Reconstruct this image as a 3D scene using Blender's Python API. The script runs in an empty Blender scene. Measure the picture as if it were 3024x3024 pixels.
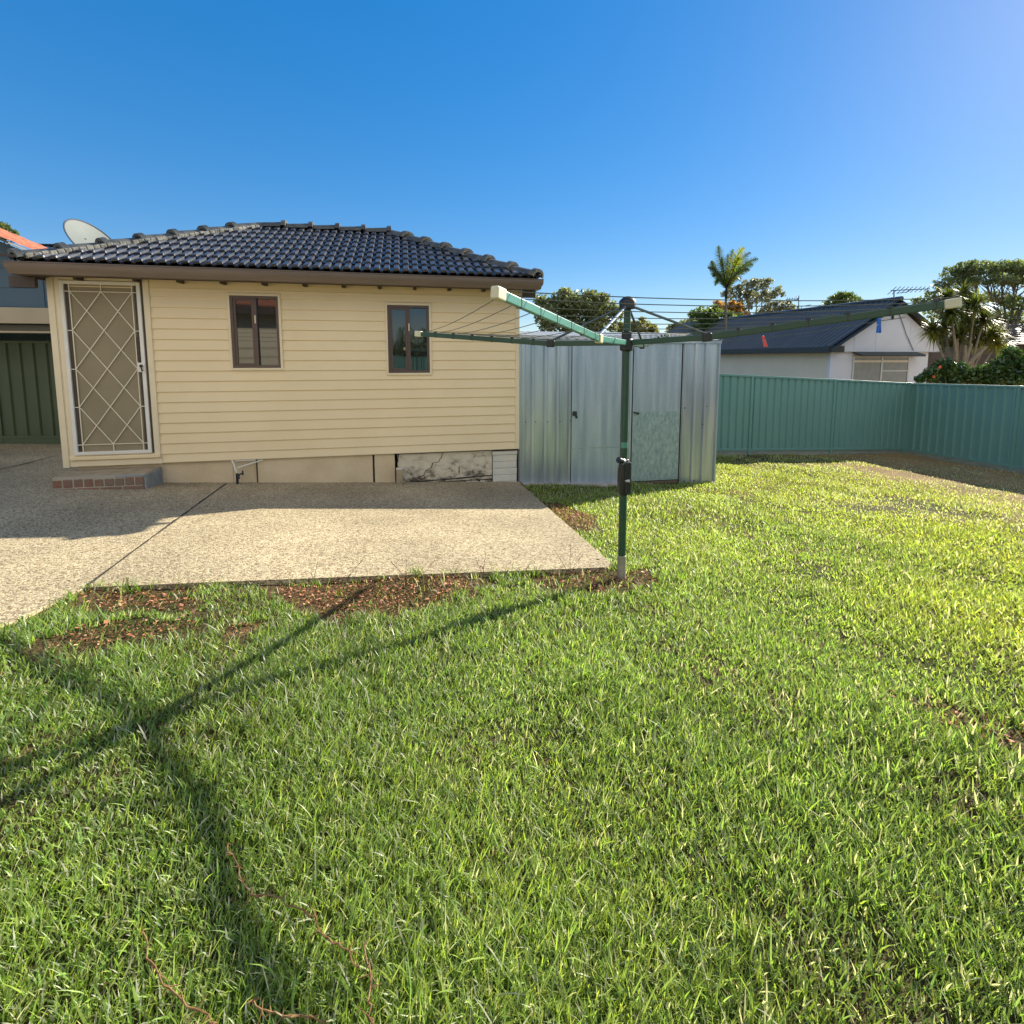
import bpy, bmesh, math, random
import numpy as np
from mathutils import Vector, Matrix
random.seed(11); rng = np.random.default_rng(7)
R = math.radians
SC = bpy.context.scene; COL = SC.collection

# ------------------------------------------------------------------ camera
F, CX, CY, CAMH = 1460.0, 1512.0, 1204.0, 1.55
PITCH = math.atan(149 / 1460.0)
cp, sp = math.cos(PITCH), math.sin(PITCH)
def ray(x, y):
    a = (x - CX) / F; b = -(y - CY) / F
    return Vector((a, cp + b * sp, b * cp - sp))
def at(x, y, Y):
    "a point of the place at depth Y (metres in front of the viewpoint)"
    r = ray(x, y); return Vector((0, 0, CAMH)) + r * (Y / r.y)
cam = bpy.data.cameras.new('camera'); camo = bpy.data.objects.new('camera', cam); COL.objects.link(camo)
camo.location = (0, 0, CAMH); camo.rotation_euler = (math.pi / 2 - PITCH, 0, 0)
cam.sensor_width = 36; cam.lens = F / 3024 * 36; cam.shift_y = -(1512 - CY) / 3024
cam.clip_start = 0.05; cam.clip_end = 2000
SC.camera = camo

# ------------------------------------------------------------------ light
SUN_AZ, SUN_EL = 52.5, 28.3
sv = Vector((math.sin(R(SUN_AZ)) * math.cos(R(SUN_EL)), math.cos(R(SUN_AZ)) * math.cos(R(SUN_EL)), math.sin(R(SUN_EL))))
sl = bpy.data.lights.new('sun', 'SUN'); sl.energy = 4.7; sl.angle = R(0.5); sl.color = (1, .92, .76)
so = bpy.data.objects.new('sun', sl); COL.objects.link(so); so.rotation_euler = sv.to_track_quat('Z', 'Y').to_euler()
W = bpy.data.worlds.new('World'); SC.world = W; W.use_nodes = True
nt = W.node_tree; bg = nt.nodes['Background']
sky = nt.nodes.new('ShaderNodeTexSky'); sky.sky_type = 'NISHITA'; sky.sun_disc = False
sky.sun_elevation = R(SUN_EL); sky.sun_rotation = R(SUN_AZ)
sky.air_density = 1.0; sky.dust_density = 0.13; sky.ozone_density = 5.0; sky.altitude = 50
ga = nt.nodes.new('ShaderNodeGamma'); ga.inputs[1].default_value = .5      # the phone's tone curve holds the sky back
hs_ = nt.nodes.new('ShaderNodeHueSaturation'); hs_.inputs['Saturation'].default_value = 1.9; hs_.inputs['Hue'].default_value = .510
nt.links.new(sky.outputs[0], ga.inputs[0]); nt.links.new(ga.outputs[0], hs_.inputs['Color'])
# added bright cloud, unseen behind the viewpoint, to lift the shaded surfaces
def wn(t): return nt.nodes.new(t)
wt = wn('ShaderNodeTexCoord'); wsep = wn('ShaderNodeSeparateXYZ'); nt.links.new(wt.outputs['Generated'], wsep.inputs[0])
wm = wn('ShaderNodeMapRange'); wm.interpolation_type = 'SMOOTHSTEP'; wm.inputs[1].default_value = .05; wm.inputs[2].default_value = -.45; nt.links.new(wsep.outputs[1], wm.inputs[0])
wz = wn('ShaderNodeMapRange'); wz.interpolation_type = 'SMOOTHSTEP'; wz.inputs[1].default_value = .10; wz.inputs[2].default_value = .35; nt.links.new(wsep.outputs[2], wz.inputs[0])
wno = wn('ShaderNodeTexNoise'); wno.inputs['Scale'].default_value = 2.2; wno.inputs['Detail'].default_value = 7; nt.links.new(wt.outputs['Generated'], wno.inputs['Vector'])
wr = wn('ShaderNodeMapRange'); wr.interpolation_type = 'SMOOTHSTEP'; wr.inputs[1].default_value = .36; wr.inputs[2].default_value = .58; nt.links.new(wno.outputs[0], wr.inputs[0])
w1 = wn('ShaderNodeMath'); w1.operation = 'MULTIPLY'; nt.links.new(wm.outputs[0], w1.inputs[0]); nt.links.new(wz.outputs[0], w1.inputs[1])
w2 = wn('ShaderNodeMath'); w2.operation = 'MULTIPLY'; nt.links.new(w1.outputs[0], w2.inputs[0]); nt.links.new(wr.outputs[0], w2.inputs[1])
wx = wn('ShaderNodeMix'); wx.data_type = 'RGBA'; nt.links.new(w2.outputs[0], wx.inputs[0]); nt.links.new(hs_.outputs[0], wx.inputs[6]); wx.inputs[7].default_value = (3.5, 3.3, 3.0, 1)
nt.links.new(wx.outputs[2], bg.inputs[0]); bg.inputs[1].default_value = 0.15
SC.view_settings.view_transform = 'Standard'; SC.view_settings.look = 'None'
SC.view_settings.exposure = 1.25; SC.view_settings.gamma = 1
SC.render.engine = 'CYCLES'
SC.cycles.max_bounces = 6; SC.cycles.transparent_max_bounces = 8; SC.cycles.use_denoising = True
SC.cycles.caustics_reflective = False; SC.cycles.caustics_refractive = False

# ------------------------------------------------------------------ materials
MATS = {}
def srgb(r, g, b):
    f = lambda c: (c / 255 / 12.92) if c / 255 <= .04045 else ((c / 255 + .055) / 1.055) ** 2.4
    return (f(r), f(g), f(b))
def mat(name, col, rough=.6, metal=0, spec=.5, col2=None, vscale=3., vdist=(.35, .65), bump=0, bscale=60, stretch=None,
        translucent=0, tint=False, coat=0, detail=5, fine=0, fscale=200):
    """one principled surface: two colours mixed by noise, optional fine grain, bump, leaf translucency, per-blade tint"""
    m = bpy.data.materials.new(name); m.use_nodes = True; n = m.node_tree; L = n.links.new
    p = n.nodes['Principled BSDF']; p.inputs['Roughness'].default_value = rough; p.inputs['Metallic'].default_value = metal
    p.inputs['Specular IOR Level'].default_value = spec; p.inputs['Coat Weight'].default_value = coat
    tc = n.nodes.new('ShaderNodeTexCoord'); src = tc.outputs['Object']
    if stretch:
        mp = n.nodes.new('ShaderNodeMapping'); mp.inputs['Scale'].default_value = stretch; L(src, mp.inputs[0]); srcv = mp.outputs[0]
    else: srcv = src
    out = None
    if col2 is not None:
        no = n.nodes.new('ShaderNodeTexNoise'); no.inputs['Scale'].default_value = vscale; no.inputs['Detail'].default_value = detail
        L(srcv, no.inputs['Vector'])
        cr = n.nodes.new('ShaderNodeValToRGB'); cr.color_ramp.elements[0].position = vdist[0]; cr.color_ramp.elements[1].position = vdist[1]
        cr.color_ramp.elements[0].color = (*col, 1); cr.color_ramp.elements[1].color = (*col2, 1)
        L(no.outputs[0], cr.inputs[0]); out = cr.outputs[0]
    if fine:
        n2 = n.nodes.new('ShaderNodeTexNoise'); n2.inputs['Scale'].default_value = fscale; n2.inputs['Detail'].default_value = 3
        L(src, n2.inputs['Vector'])
        mr = n.nodes.new('ShaderNodeMapRange'); mr.inputs[1].default_value = .3; mr.inputs[2].default_value = .7
        mr.inputs[3].default_value = 1 - fine; mr.inputs[4].default_value = 1 + fine; L(n2.outputs[0], mr.inputs[0])
        mx = n.nodes.new('ShaderNodeMix'); mx.data_type = 'RGBA'; mx.blend_type = 'MULTIPLY'; mx.inputs[0].default_value = 1
        if out: L(out, mx.inputs[6])
        else: mx.inputs[6].default_value = (*col, 1)
        L(mr.outputs[0], mx.inputs[7]); out = mx.outputs[2]
    if tint:
        at_ = n.nodes.new('ShaderNodeAttribute'); at_.attribute_name = 'tint'
        mx = n.nodes.new('ShaderNodeMix'); mx.data_type = 'RGBA'; mx.blend_type = 'MULTIPLY'; mx.inputs[0].default_value = 1
        if out: L(out, mx.inputs[6])
        else: mx.inputs[6].default_value = (*col, 1)
        L(at_.outputs['Color'], mx.inputs[7]); out = mx.outputs[2]
    if out: L(out, p.inputs['Base Color'])
    else: p.inputs['Base Color'].default_value = (*col, 1)
    if bump:
        nb = n.nodes.new('ShaderNodeTexNoise'); nb.inputs['Scale'].default_value = bscale; nb.inputs['Detail'].default_value = 4
        L(srcv, nb.inputs['Vector'])
        b = n.nodes.new('ShaderNodeBump'); b.inputs['Strength'].default_value = bump; b.inputs['Distance'].default_value = .02
        L(nb.outputs[0], b.inputs['Height']); L(b.outputs[0], p.inputs['Normal'])
    if translucent:
        tr = n.nodes.new('ShaderNodeBsdfTranslucent'); ms = n.nodes.new('ShaderNodeMixShader'); ms.inputs[0].default_value = translucent
        if out:
            br = n.nodes.new('ShaderNodeMix'); br.data_type = 'RGBA'; br.blend_type = 'MULTIPLY'; br.inputs[0].default_value = 1
            br.inputs[7].default_value = (1.42, 1.42, .75, 1); L(out, br.inputs[6]); L(br.outputs[2], tr.inputs[0])
        else: tr.inputs[0].default_value = (*col, 1)
        L(p.outputs[0], ms.inputs[1]); L(tr.outputs[0], ms.inputs[2]); L(ms.outputs[0], n.nodes['Material Output'].inputs[0])
    MATS[name] = m; return m

M_clad = mat('cream_cladding', (.81, .655, .41), .45, col2=(.85, .69, .44), vscale=1.5, bump=.03, bscale=8, fine=.025, fscale=240)
M_trim = mat('cream_trim', (.76, .65, .45), .45, col2=(.80, .69, .49), vscale=4)
M_white = mat('white_paint', (.74, .71, .64), .4, col2=(.80, .78, .72), vscale=6)
M_render = mat('cream_render', (.62, .49, .31), .85, col2=(.70, .57, .39), vscale=3, bump=.25, bscale=25, fine=.05, fscale=90)
def stained(name):
    m = bpy.data.materials.new(name); m.use_nodes = True; n = m.node_tree; L = n.links.new; p = n.nodes['Principled BSDF']; p.inputs['Roughness'].default_value = .9
    tc = n.nodes.new('ShaderNodeTexCoord'); a = n.nodes.new('ShaderNodeTexNoise'); a.inputs['Scale'].default_value = 7; a.inputs['Detail'].default_value = 12; a.inputs['Roughness'].default_value = .72
    mp = n.nodes.new('ShaderNodeMapping'); mp.inputs['Scale'].default_value = (1, 1, 1.6); L(tc.outputs['Object'], mp.inputs[0]); L(mp.outputs[0], a.inputs['Vector'])
    sx = n.nodes.new('ShaderNodeSeparateXYZ'); L(tc.outputs['Object'], sx.inputs[0])
    mz = n.nodes.new('ShaderNodeMath'); mz.operation = 'MULTIPLY_ADD'; mz.inputs[1].default_value = .34; L(sx.outputs[2], mz.inputs[0]); L(a.outputs[0], mz.inputs[2])
    cr = n.nodes.new('ShaderNodeValToRGB'); e = cr.color_ramp.elements; e[0].position = .36; e[0].color = (.075, .062, .045, 1); e[1].position = .50; e[1].color = (.60, .53, .41, 1); x = e.new(.43); x.color = (.36, .31, .23, 1)
    y = e.new(.62); y.color = (.70, .62, .48, 1); L(mz.outputs[0], cr.inputs[0]); L(cr.outputs[0], p.inputs['Base Color'])
    b = n.nodes.new('ShaderNodeBump'); b.inputs['Strength'].default_value = .6; b.inputs['Distance'].default_value = .02; L(a.outputs[0], b.inputs['Height']); L(b.outputs[0], p.inputs['Normal']); return m
M_bagged = stained('stained_render')
M_whitebrick = mat('white_painted_brick', (.70, .65, .54), .8, col2=(.62, .60, .54), vscale=8, bump=.3, bscale=20)
M_crack = mat('dark_gap', (.03, .025, .02), .9)
M_mesh = mat('flyscreen_mesh', (.26, .215, .135), .75, col2=(.30, .25, .16), vscale=2.2, fine=.12, fscale=420)
M_grille = mat('cream_grille', (.80, .74, .58), .4)
M_brown = mat('brown_metal', (.135, .098, .072), .38, col2=(.165, .122, .092), vscale=2, stretch=(1, 1, 9))
M_dkbrown = mat('dark_brown_timber', (.055, .040, .032), .6, col2=(.075, .055, .043), vscale=6)
M_winfr = mat('brown_window_frame', (.105, .066, .055), .35)
M_glass = mat('dark_window_glass', (.012, .014, .016), .03, spec=1.0, coat=.6)
M_tile = mat('black_roof_tile', (.040, .042, .050), .27, col2=(.080, .083, .095), vscale=7, vdist=(.3, .75), bump=.06, bscale=40, spec=.55, fine=.25, fscale=35)
M_cap = mat('charcoal_ridge_cap', (.040, .045, .050), .5, col2=(.095, .10, .09), vscale=9, bump=.2, bscale=30)
M_mortar = mat('ridge_mortar', (.06, .062, .058), .9, col2=(.30, .295, .26), vscale=10, bump=.5, bscale=18)
M_brick = mat('worn_brick', (.26, .115, .075), .9, col2=(.20, .15, .11), vscale=6, bump=.4, bscale=40, fine=.2, fscale=60)
M_brickmort = mat('brick_mortar', (.40, .36, .29), .95, bump=.4, bscale=50)
M_cement = mat('step_cement', (.42, .33, .21), .9, col2=(.30, .24, .155), vscale=7, bump=.4, bscale=30)
M_cementgrey = mat('grey_cement', (.25, .26, .26), .9, col2=(.33, .34, .33), vscale=8, bump=.4, bscale=30)
M_galv = mat('galvanised_sheet', (.30, .38, .46), .34, metal=.45, col2=(.52, .59, .66), vscale=5, stretch=(2.2, 2.2, .16), vdist=(.3, .7), fine=.06, fscale=70, bump=.03, bscale=4)
M_galvrib = mat('galvanised_ribbed', (.36, .42, .50), .28, metal=.65, col2=(.62, .66, .70), vscale=5, stretch=(1.5, 1.5, .12), fine=.05, fscale=70)
M_galvold = mat('weathered_galvanised', (.22, .31, .32), .48, metal=.3, col2=(.40, .50, .49), vscale=16, stretch=(1.6, 1.6, .7), vdist=(.3, .7), fine=.12, fscale=60)
M_shedroof = mat('shed_roof_sheet', (.20, .24, .30), .75, metal=.0, col2=(.25, .29, .34), vscale=3)
M_black = mat('black_plastic', (.018, .019, .02), .45)
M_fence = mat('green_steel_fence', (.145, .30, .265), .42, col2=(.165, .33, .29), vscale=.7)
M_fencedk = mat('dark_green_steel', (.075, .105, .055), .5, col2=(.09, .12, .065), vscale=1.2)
M_plinth = mat('timber_plinth', (.20, .24, .20), .9, col2=(.30, .32, .27), vscale=4, stretch=(1, 1, 6))
M_green = mat('dark_green_enamel', (.020, .062, .038), .38, col2=(.026, .076, .046), vscale=3)
M_armgreen = mat('green_enamel_arm', (.07, .25, .19), .33, col2=(.085, .28, .21), vscale=3, coat=.3)
M_capcream = mat('cream_end_cap', (.66, .62, .42), .45)
M_socket = mat('galvanised_socket', (.38, .36, .30), .55, metal=.3, col2=(.27, .25, .2), vscale=14)
M_line = mat('line_cord', (.13, .14, .10), .5)
M_steel = mat('strut_steel', (.10, .12, .12), .3, metal=.6)
M_lightsteel = mat('bright_strut_steel', (.55, .58, .58), .3, metal=.8)
M_red = mat('coral_plastic', (.85, .11, .07), .4)
M_blue = mat('blue_plastic', (.03, .16, .65), .4)
M_nwall = mat('white_fibro_wall', (.62, .68, .80), .7, col2=(.66, .72, .84), vscale=1)
M_nside = mat('cream_fibro_wall', (.70, .65, .52), .7, col2=(.74, .69, .56), vscale=1)
M_nroof = mat('charcoal_sheet_roof', (.050, .062, .075), .4, metal=.2, col2=(.065, .078, .092), vscale=1)
M_ntrim = mat('charcoal_fascia', (.030, .042, .050), .5)
M_blind = mat('pale_window_blind', (.17, .22, .27), .2, col2=(.22, .27, .32), vscale=4, coat=.6)
M_alu = mat('aluminium_frame', (.5, .52, .54), .35, metal=.6)
M_terr = mat('terracotta_tile', (.30, .085, .045), .8, col2=(.46, .18, .10), vscale=9, bump=.2, bscale=20)
M_bluewall = mat('grey_blue_boards', (.095, .150, .185), .6, col2=(.11, .165, .20), vscale=1.5)
M_beige = mat('beige_fascia', (.42, .35, .235), .55, col2=(.46, .385, .26), vscale=2)
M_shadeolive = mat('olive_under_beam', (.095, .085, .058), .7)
M_ant = mat('antenna_metal', (.05, .06, .08), .4, metal=.5)
M_dish = mat('dish_grey_paint', (.105, .125, .12), .65, col2=(.12, .14, .135), vscale=3)
M_dishrim = mat('dish_dark_rim', (.06, .07, .09), .5)
M_bark = mat('grey_brown_bark', (.13, .105, .08), .9, col2=(.20, .17, .135), vscale=12, bump=.5, bscale=20)
M_barkpale = mat('pale_bark', (.30, .25, .18), .85, col2=(.22, .18, .13), vscale=9, bump=.3, bscale=20)
M_twig = mat('dry_stem', (.13, .075, .04), .8)
M_runner = mat('red_brown_runner', (.16, .07, .025), .7, col2=(.26, .15, .06), vscale=30)
M_leaf = mat('leaf_dark', (.115, .165, .06), .42, translucent=.5, tint=True)
M_leafolive = mat('leaf_olive', (.20, .22, .12), .42, translucent=.48, tint=True)
M_leafgrey = mat('leaf_grey_green', (.175, .195, .135), .45, translucent=.46, tint=True)
M_leafpalm = mat('leaf_palm', (.10, .135, .035), .42, translucent=.35, tint=True)
M_leafspike = mat('leaf_spiky', (.135, .165, .050), .45, translucent=.35, tint=True)
M_flower = mat('red_flower', (.60, .10, .035), .5, translucent=.3)
M_grass = mat('grass_blade', (.225, .325, .085), .42, translucent=.52, tint=True, spec=.7)
M_litter = mat('dry_leaf_litter', (.36, .165, .08), .8, tint=True, translucent=.15)
M_wboard = mat('weatherboard_cream', (.62, .56, .42), .55, col2=(.66, .60, .46), vscale=1)

# soil: browns with a green cast, dry straw towards the far right of the yard
def soil_material():
    m = bpy.data.materials.new('lawn_soil'); m.use_nodes = True; n = m.node_tree; L = n.links.new
    p = n.nodes['Principled BSDF']; p.inputs['Roughness'].default_value = .95; p.inputs['Specular IOR Level'].default_value = .15
    tc = n.nodes.new('ShaderNodeTexCoord')
    a = n.nodes.new('ShaderNodeTexNoise'); a.inputs['Scale'].default_value = 1.1; a.inputs['Detail'].default_value = 8; L(tc.outputs['Object'], a.inputs['Vector'])
    b = n.nodes.new('ShaderNodeTexNoise'); b.inputs['Scale'].default_value = 45; b.inputs['Detail'].default_value = 6; L(tc.outputs['Object'], b.inputs['Vector'])
    c1 = n.nodes.new('ShaderNodeValToRGB'); c1.color_ramp.elements[0].color = (.040, .048, .014, 1); c1.color_ramp.elements[1].color = (.125, .075, .040, 1)
    c1.color_ramp.elements[0].position = .38; c1.color_ramp.elements[1].position = .66; L(a.outputs[0], c1.inputs[0])
    mr = n.nodes.new('ShaderNodeMapRange'); mr.inputs[1].default_value = .3; mr.inputs[2].default_value = .7; mr.inputs[3].default_value = .45; mr.inputs[4].default_value = 1.5
    L(b.outputs[0], mr.inputs[0])
    mx = n.nodes.new('ShaderNodeMix'); mx.data_type = 'RGBA'; mx.blend_type = 'MULTIPLY'; mx.inputs[0].default_value = 1
    # straw patch
    sx = n.nodes.new('ShaderNodeSeparateXYZ'); L(tc.outputs['Object'], sx.inputs[0])
    m1 = n.nodes.new('ShaderNodeMath'); m1.operation = 'MULTIPLY_ADD'; m1.inputs[1].default_value = .32; L(sx.outputs[0], m1.inputs[0])
    m2 = n.nodes.new('ShaderNodeMath'); m2.operation = 'MULTIPLY_ADD'; m2.inputs[1].default_value = .9; m2.inputs[2].default_value = -2.35; L(a.outputs[0], m2.inputs[0]); L(m2.outputs[0], m1.inputs[2])
    m1.use_clamp = True
    st = n.nodes.new('ShaderNodeMix'); st.data_type = 'RGBA'; L(m1.outputs[0], st.inputs[0]); L(c1.outputs[0], st.inputs[6]); st.inputs[7].default_value = (.36, .24, .11, 1)
    L(st.outputs[2], mx.inputs[6]); L(mr.outputs[0], mx.inputs[7]); L(mx.outputs[2], p.inputs['Base Color'])
    bp = n.nodes.new('ShaderNodeBump'); bp.inputs['Strength'].default_value = .9; bp.inputs['Distance'].default_value = .03; L(b.outputs[0], bp.inputs['Height']); L(bp.outputs[0], p.inputs['Normal'])
    return m
M_soil = soil_material()
# exposed aggregate concrete
def aggregate_material(name, k):
    m = bpy.data.materials.new(name); m.use_nodes = True; n = m.node_tree; L = n.links.new
    p = n.nodes['Principled BSDF']; p.inputs['Roughness'].default_value = .85; p.inputs['Specular IOR Level'].default_value = .3
    tc = n.nodes.new('ShaderNodeTexCoord')
    v = n.nodes.new('ShaderNodeTexVoronoi'); v.inputs['Scale'].default_value = 95; L(tc.outputs['Object'], v.inputs['Vector'])
    cr = n.nodes.new('ShaderNodeValToRGB'); e = cr.color_ramp.elements
    e[0].color = (.19 * k, .145 * k, .080 * k, 1); e[1].color = (.66 * k, .57 * k, .36 * k, 1); e[0].position = .05; e[1].position = .95
    x = e.new(.5); x.color = (.46 * k, .37 * k, .245 * k, 1)
    sp_ = n.nodes.new('ShaderNodeSeparateColor'); L(v.outputs['Color'], sp_.inputs[0]); L(sp_.outputs[0], cr.inputs[0])
    a = n.nodes.new('ShaderNodeTexNoise'); a.inputs['Scale'].default_value = .9; a.inputs['Detail'].default_value = 7; L(tc.outputs['Object'], a.inputs['Vector'])
    mr = n.nodes.new('ShaderNodeMapRange'); mr.inputs[1].default_value = .3; mr.inputs[2].default_value = .7; mr.inputs[3].default_value = .72; mr.inputs[4].default_value = 1.15
    L(a.outputs[0], mr.inputs[0])
    mx = n.nodes.new('ShaderNodeMix'); mx.data_type = 'RGBA'; mx.blend_type = 'MULTIPLY'; mx.inputs[0].default_value = 1
    L(cr.outputs[0], mx.inputs[6]); L(mr.outputs[0], mx.inputs[7]); L(mx.outputs[2], p.inputs['Base Color'])
    bp = n.nodes.new('ShaderNodeBump'); bp.inputs['Strength'].default_value = .6; bp.inputs['Distance'].default_value = .006
    L(v.outputs['Distance'], bp.inputs['Height']); bp.invert = True; L(bp.outputs[0], p.inputs['Normal'])
    return m
M_conc = aggregate_material('exposed_aggregate', .88)
M_slab = mat('slab_concrete', (.40, .38, .34), .9, col2=(.48, .46, .42), vscale=5, bump=.2, bscale=50)

# ------------------------------------------------------------------ mesh helpers
class MB:
    def __init__(s): s.v = []; s.f = []
    def add(s, vs, fs):
        o = len(s.v); s.v += [tuple(v) for v in vs]; s.f += [tuple(i + o for i in f) for f in fs]; return s
    def box(s, x0, x1, y0, y1, z0, z1):
        return s.add([(x0, y0, z0), (x1, y0, z0), (x1, y1, z0), (x0, y1, z0), (x0, y0, z1), (x1, y0, z1), (x1, y1, z1), (x0, y1, z1)],
                     [(0, 3, 2, 1), (4, 5, 6, 7), (0, 1, 5, 4), (1, 2, 6, 5), (2, 3, 7, 6), (3, 0, 4, 7)])
    def bar(s, a, b, w, h, up=(0, 0, 1)):
        a, b = Vector(a), Vector(b); d = (b - a).normalized(); u = Vector(up)
        if abs(d.dot(u)) > .98: u = Vector((1, 0, 0))
        x = d.cross(u).normalized() * (w / 2); z = x.cross(d).normalized() * (h / 2)
        vs = [a - x - z, a + x - z, a + x + z, a - x + z, b - x - z, b + x - z, b + x + z, b - x + z]
        return s.add(vs, [(0, 1, 2, 3), (7, 6, 5, 4), (0, 4, 5, 1), (1, 5, 6, 2), (2, 6, 7, 3), (3, 7, 4, 0)])
    def tube(s, pts, r, n=8, cap=True):
        pts = [Vector(p) for p in pts]; rs = r if isinstance(r, (list, tuple)) else [r] * len(pts)
        vs = []; fs = []; prev = None
        for i, p in enumerate(pts):
            d = (pts[min(i + 1, len(pts) - 1)] - pts[max(i - 1, 0)]).normalized()
            if prev is None: u = d.orthogonal().normalized()
            else:
                u = prev - d * prev.dot(d); u = u.normalized() if u.length > 1e-6 else d.orthogonal().normalized()
            prev = u; w = d.cross(u)
            for k in range(n):
                t = 2 * math.pi * k / n; vs.append(p + (u * math.cos(t) + w * math.sin(t)) * rs[i])
        for i in range(len(pts) - 1):
            for k in range(n):
                a = i * n + k; b = i * n + (k + 1) % n; fs.append((a, b, b + n, a + n))
        if cap: fs += [tuple(range(n))[::-1], tuple(range((len(pts) - 1) * n, len(pts) * n))]
        return s.add(vs, fs)
    def lathe(s, prof, n=16, c=(0, 0, 0)):
        return s.tube([(c[0], c[1], c[2] + z) for _, z in prof], [r for r, _ in prof], n) if False else s._lathe(prof, n, c)
    def _lathe(s, prof, n, c):
        vs = []; fs = []
        for r, z in prof:
            for k in range(n):
                t = 2 * math.pi * k / n; vs.append((c[0] + r * math.cos(t), c[1] + r * math.sin(t), c[2] + z))
        for i in range(len(prof) - 1):
            for k in range(n):
                a = i * n + k; b = i * n + (k + 1) % n; fs.append((a, b, b + n, a + n))
        fs += [tuple(range(n))[::-1], tuple(range((len(prof) - 1) * n, len(prof) * n))]
        return s.add(vs, fs)
    def prism(s, poly, y0, y1, axis='y'):
        "poly in (x,z) pushed from y0 to y1"
        n = len(poly); vs = [(p[0], y0, p[1]) for p in poly] + [(p[0], y1, p[1]) for p in poly]
        fs = [tuple(range(n)), tuple(range(n, 2 * n))[::-1]] + [(i, i + n, (i + 1) % n + n, (i + 1) % n) for i in range(n)]
        return s.add(vs, fs)
    def build(s, name, m, parent=None, bevel=0, smooth=False, seg=2):
        me = bpy.data.meshes.new(name); me.from_pydata(s.v, [], s.f); me.validate(); me.update()
        bm = bmesh.new(); bm.from_mesh(me); bmesh.ops.recalc_face_normals(bm, faces=bm.faces); bm.to_mesh(me); bm.free()
        return link(name, me, m, parent, bevel, smooth, seg)
def link(name, me, m, parent=None, bevel=0, smooth=False, seg=2):
    o = bpy.data.objects.new(name, me); COL.objects.link(o)
    if m: me.materials.append(m)
    if parent: o.parent = parent
    if bevel:
        b = o.modifiers.new('bevel', 'BEVEL'); b.width = bevel; b.segments = seg; b.limit_method = 'ANGLE'; b.angle_limit = R(35)
    if smooth:
        for p in me.polygons: p.use_smooth = True
        me.set_sharp_from_angle(angle=R(38))
    return o
def empty(name, loc, rz=0):
    o = bpy.data.objects.new(name, None); COL.objects.link(o); o.location = loc; o.rotation_euler = (0, 0, rz); o.empty_display_size = .3; return o
def tag(o, label=None, cat=None, group=None, kind=None):
    if label: o['label'] = label
    if cat: o['category'] = cat
    if group: o['group'] = group
    if kind: o['kind'] = kind
    return o
def np_mesh(name, V, T, m, tint=None, parent=None, smooth=False):
    "V (n,3), T (k,3) triangles as numpy"
    me = bpy.data.meshes.new(name); V = np.ascontiguousarray(V, dtype=np.float32); T = np.ascontiguousarray(T, dtype=np.int32)
    me.vertices.add(len(V)); me.vertices.foreach_set('co', V.ravel())
    me.loops.add(T.size); me.loops.foreach_set('vertex_index', T.ravel())
    me.polygons.add(len(T)); me.polygons.foreach_set('loop_start', np.arange(0, T.size, 3, dtype=np.int32))
    if smooth: me.polygons.foreach_set('use_smooth', np.ones(len(T), dtype=bool))
    me.update(calc_edges=True)
    if tint is not None:
        a = me.color_attributes.new('tint', 'FLOAT_COLOR', 'POINT'); a.data.foreach_set('color', np.ascontiguousarray(tint, dtype=np.float32).ravel())
    return link(name, me, m, parent)

# ------------------------------------------------------------------ terrain
HP = [(-60, .35), (-5, .28), (0, .19), (2, .10), (3.39, 0), (7, -.2787), (12.5, -.526), (30, -1.0), (60, -1.3), (400, -1.3)]
HX = np.array([p[0] for p in HP]); HZ = np.array([p[1] for p in HP])
def gN(X, Y): return -.0361 * (np.clip(X, -14, 14) - .78) + np.interp(Y, HX, HZ)
def g(X, Y): return float(gN(np.float64(X), np.float64(Y)))
def lump(X, Y): return .010 * (np.sin(X * 2.3 + 1) * np.sin(Y * 2.9) + .6 * np.sin(X * 5.1 + Y * 3.3) + .5 * np.sin(Y * 6.7 - X * 4.2 + 2))
def soilz(X, Y): return gN(X, Y) - .032 + lump(X, Y)
def inpoly(X, Y, P):
    c = np.zeros(np.shape(X), bool); n = len(P)
    for i in range(n):
        x1, y1 = P[i]; x2, y2 = P[(i + 1) % n]
        if y1 == y2: continue
        c ^= ((y1 > Y) != (y2 > Y)) & (X < (x2 - x1) * (Y - y1) / (y2 - y1) + x1)
    return c
def vnoise(X, Y, s, seed):
    "smooth value noise 0..1"
    r = np.random.default_rng(seed).random((64, 64)); x = (X * s) % 64; y = (Y * s) % 64
    i = np.floor(x).astype(int); j = np.floor(y).astype(int); fx = x - i; fy = y - j; fx = fx * fx * (3 - 2 * fx); fy = fy * fy * (3 - 2 * fy)
    i2 = (i + 1) % 64; j2 = (j + 1) % 64; i %= 64; j %= 64
    return (r[i, j] * (1 - fx) + r[i2, j] * fx) * (1 - fy) + (r[i, j2] * (1 - fx) + r[i2, j2] * fx) * fy
xs = np.unique(np.concatenate([[-900, -400, -150, -60, -30, -20], np.arange(-14, 14.01, .2), [20, 30, 60, 150, 400, 900]]))
ys = np.unique(np.concatenate([[-900, -300, -100, -40, -20, -10, -5], np.arange(-2, 14.01, .2), [18, 25, 30, 45, 60, 120, 300, 900]]))
XX, YY = np.meshgrid(xs, ys); ZZ = soilz(XX, YY)
nx, ny = len(xs), len(ys); idx = np.arange(nx * ny).reshape(ny, nx)
a_, b_, c_, d_ = idx[:-1, :-1].ravel(), idx[:-1, 1:].ravel(), idx[1:, 1:].ravel(), idx[1:, :-1].ravel()
lawn = np_mesh('ground', np.stack([XX, YY, ZZ], -1).reshape(-1, 3), np.concatenate([np.stack([a_, b_, c_], 1), np.stack([a_, c_, d_], 1)]), M_soil, smooth=True)
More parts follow.
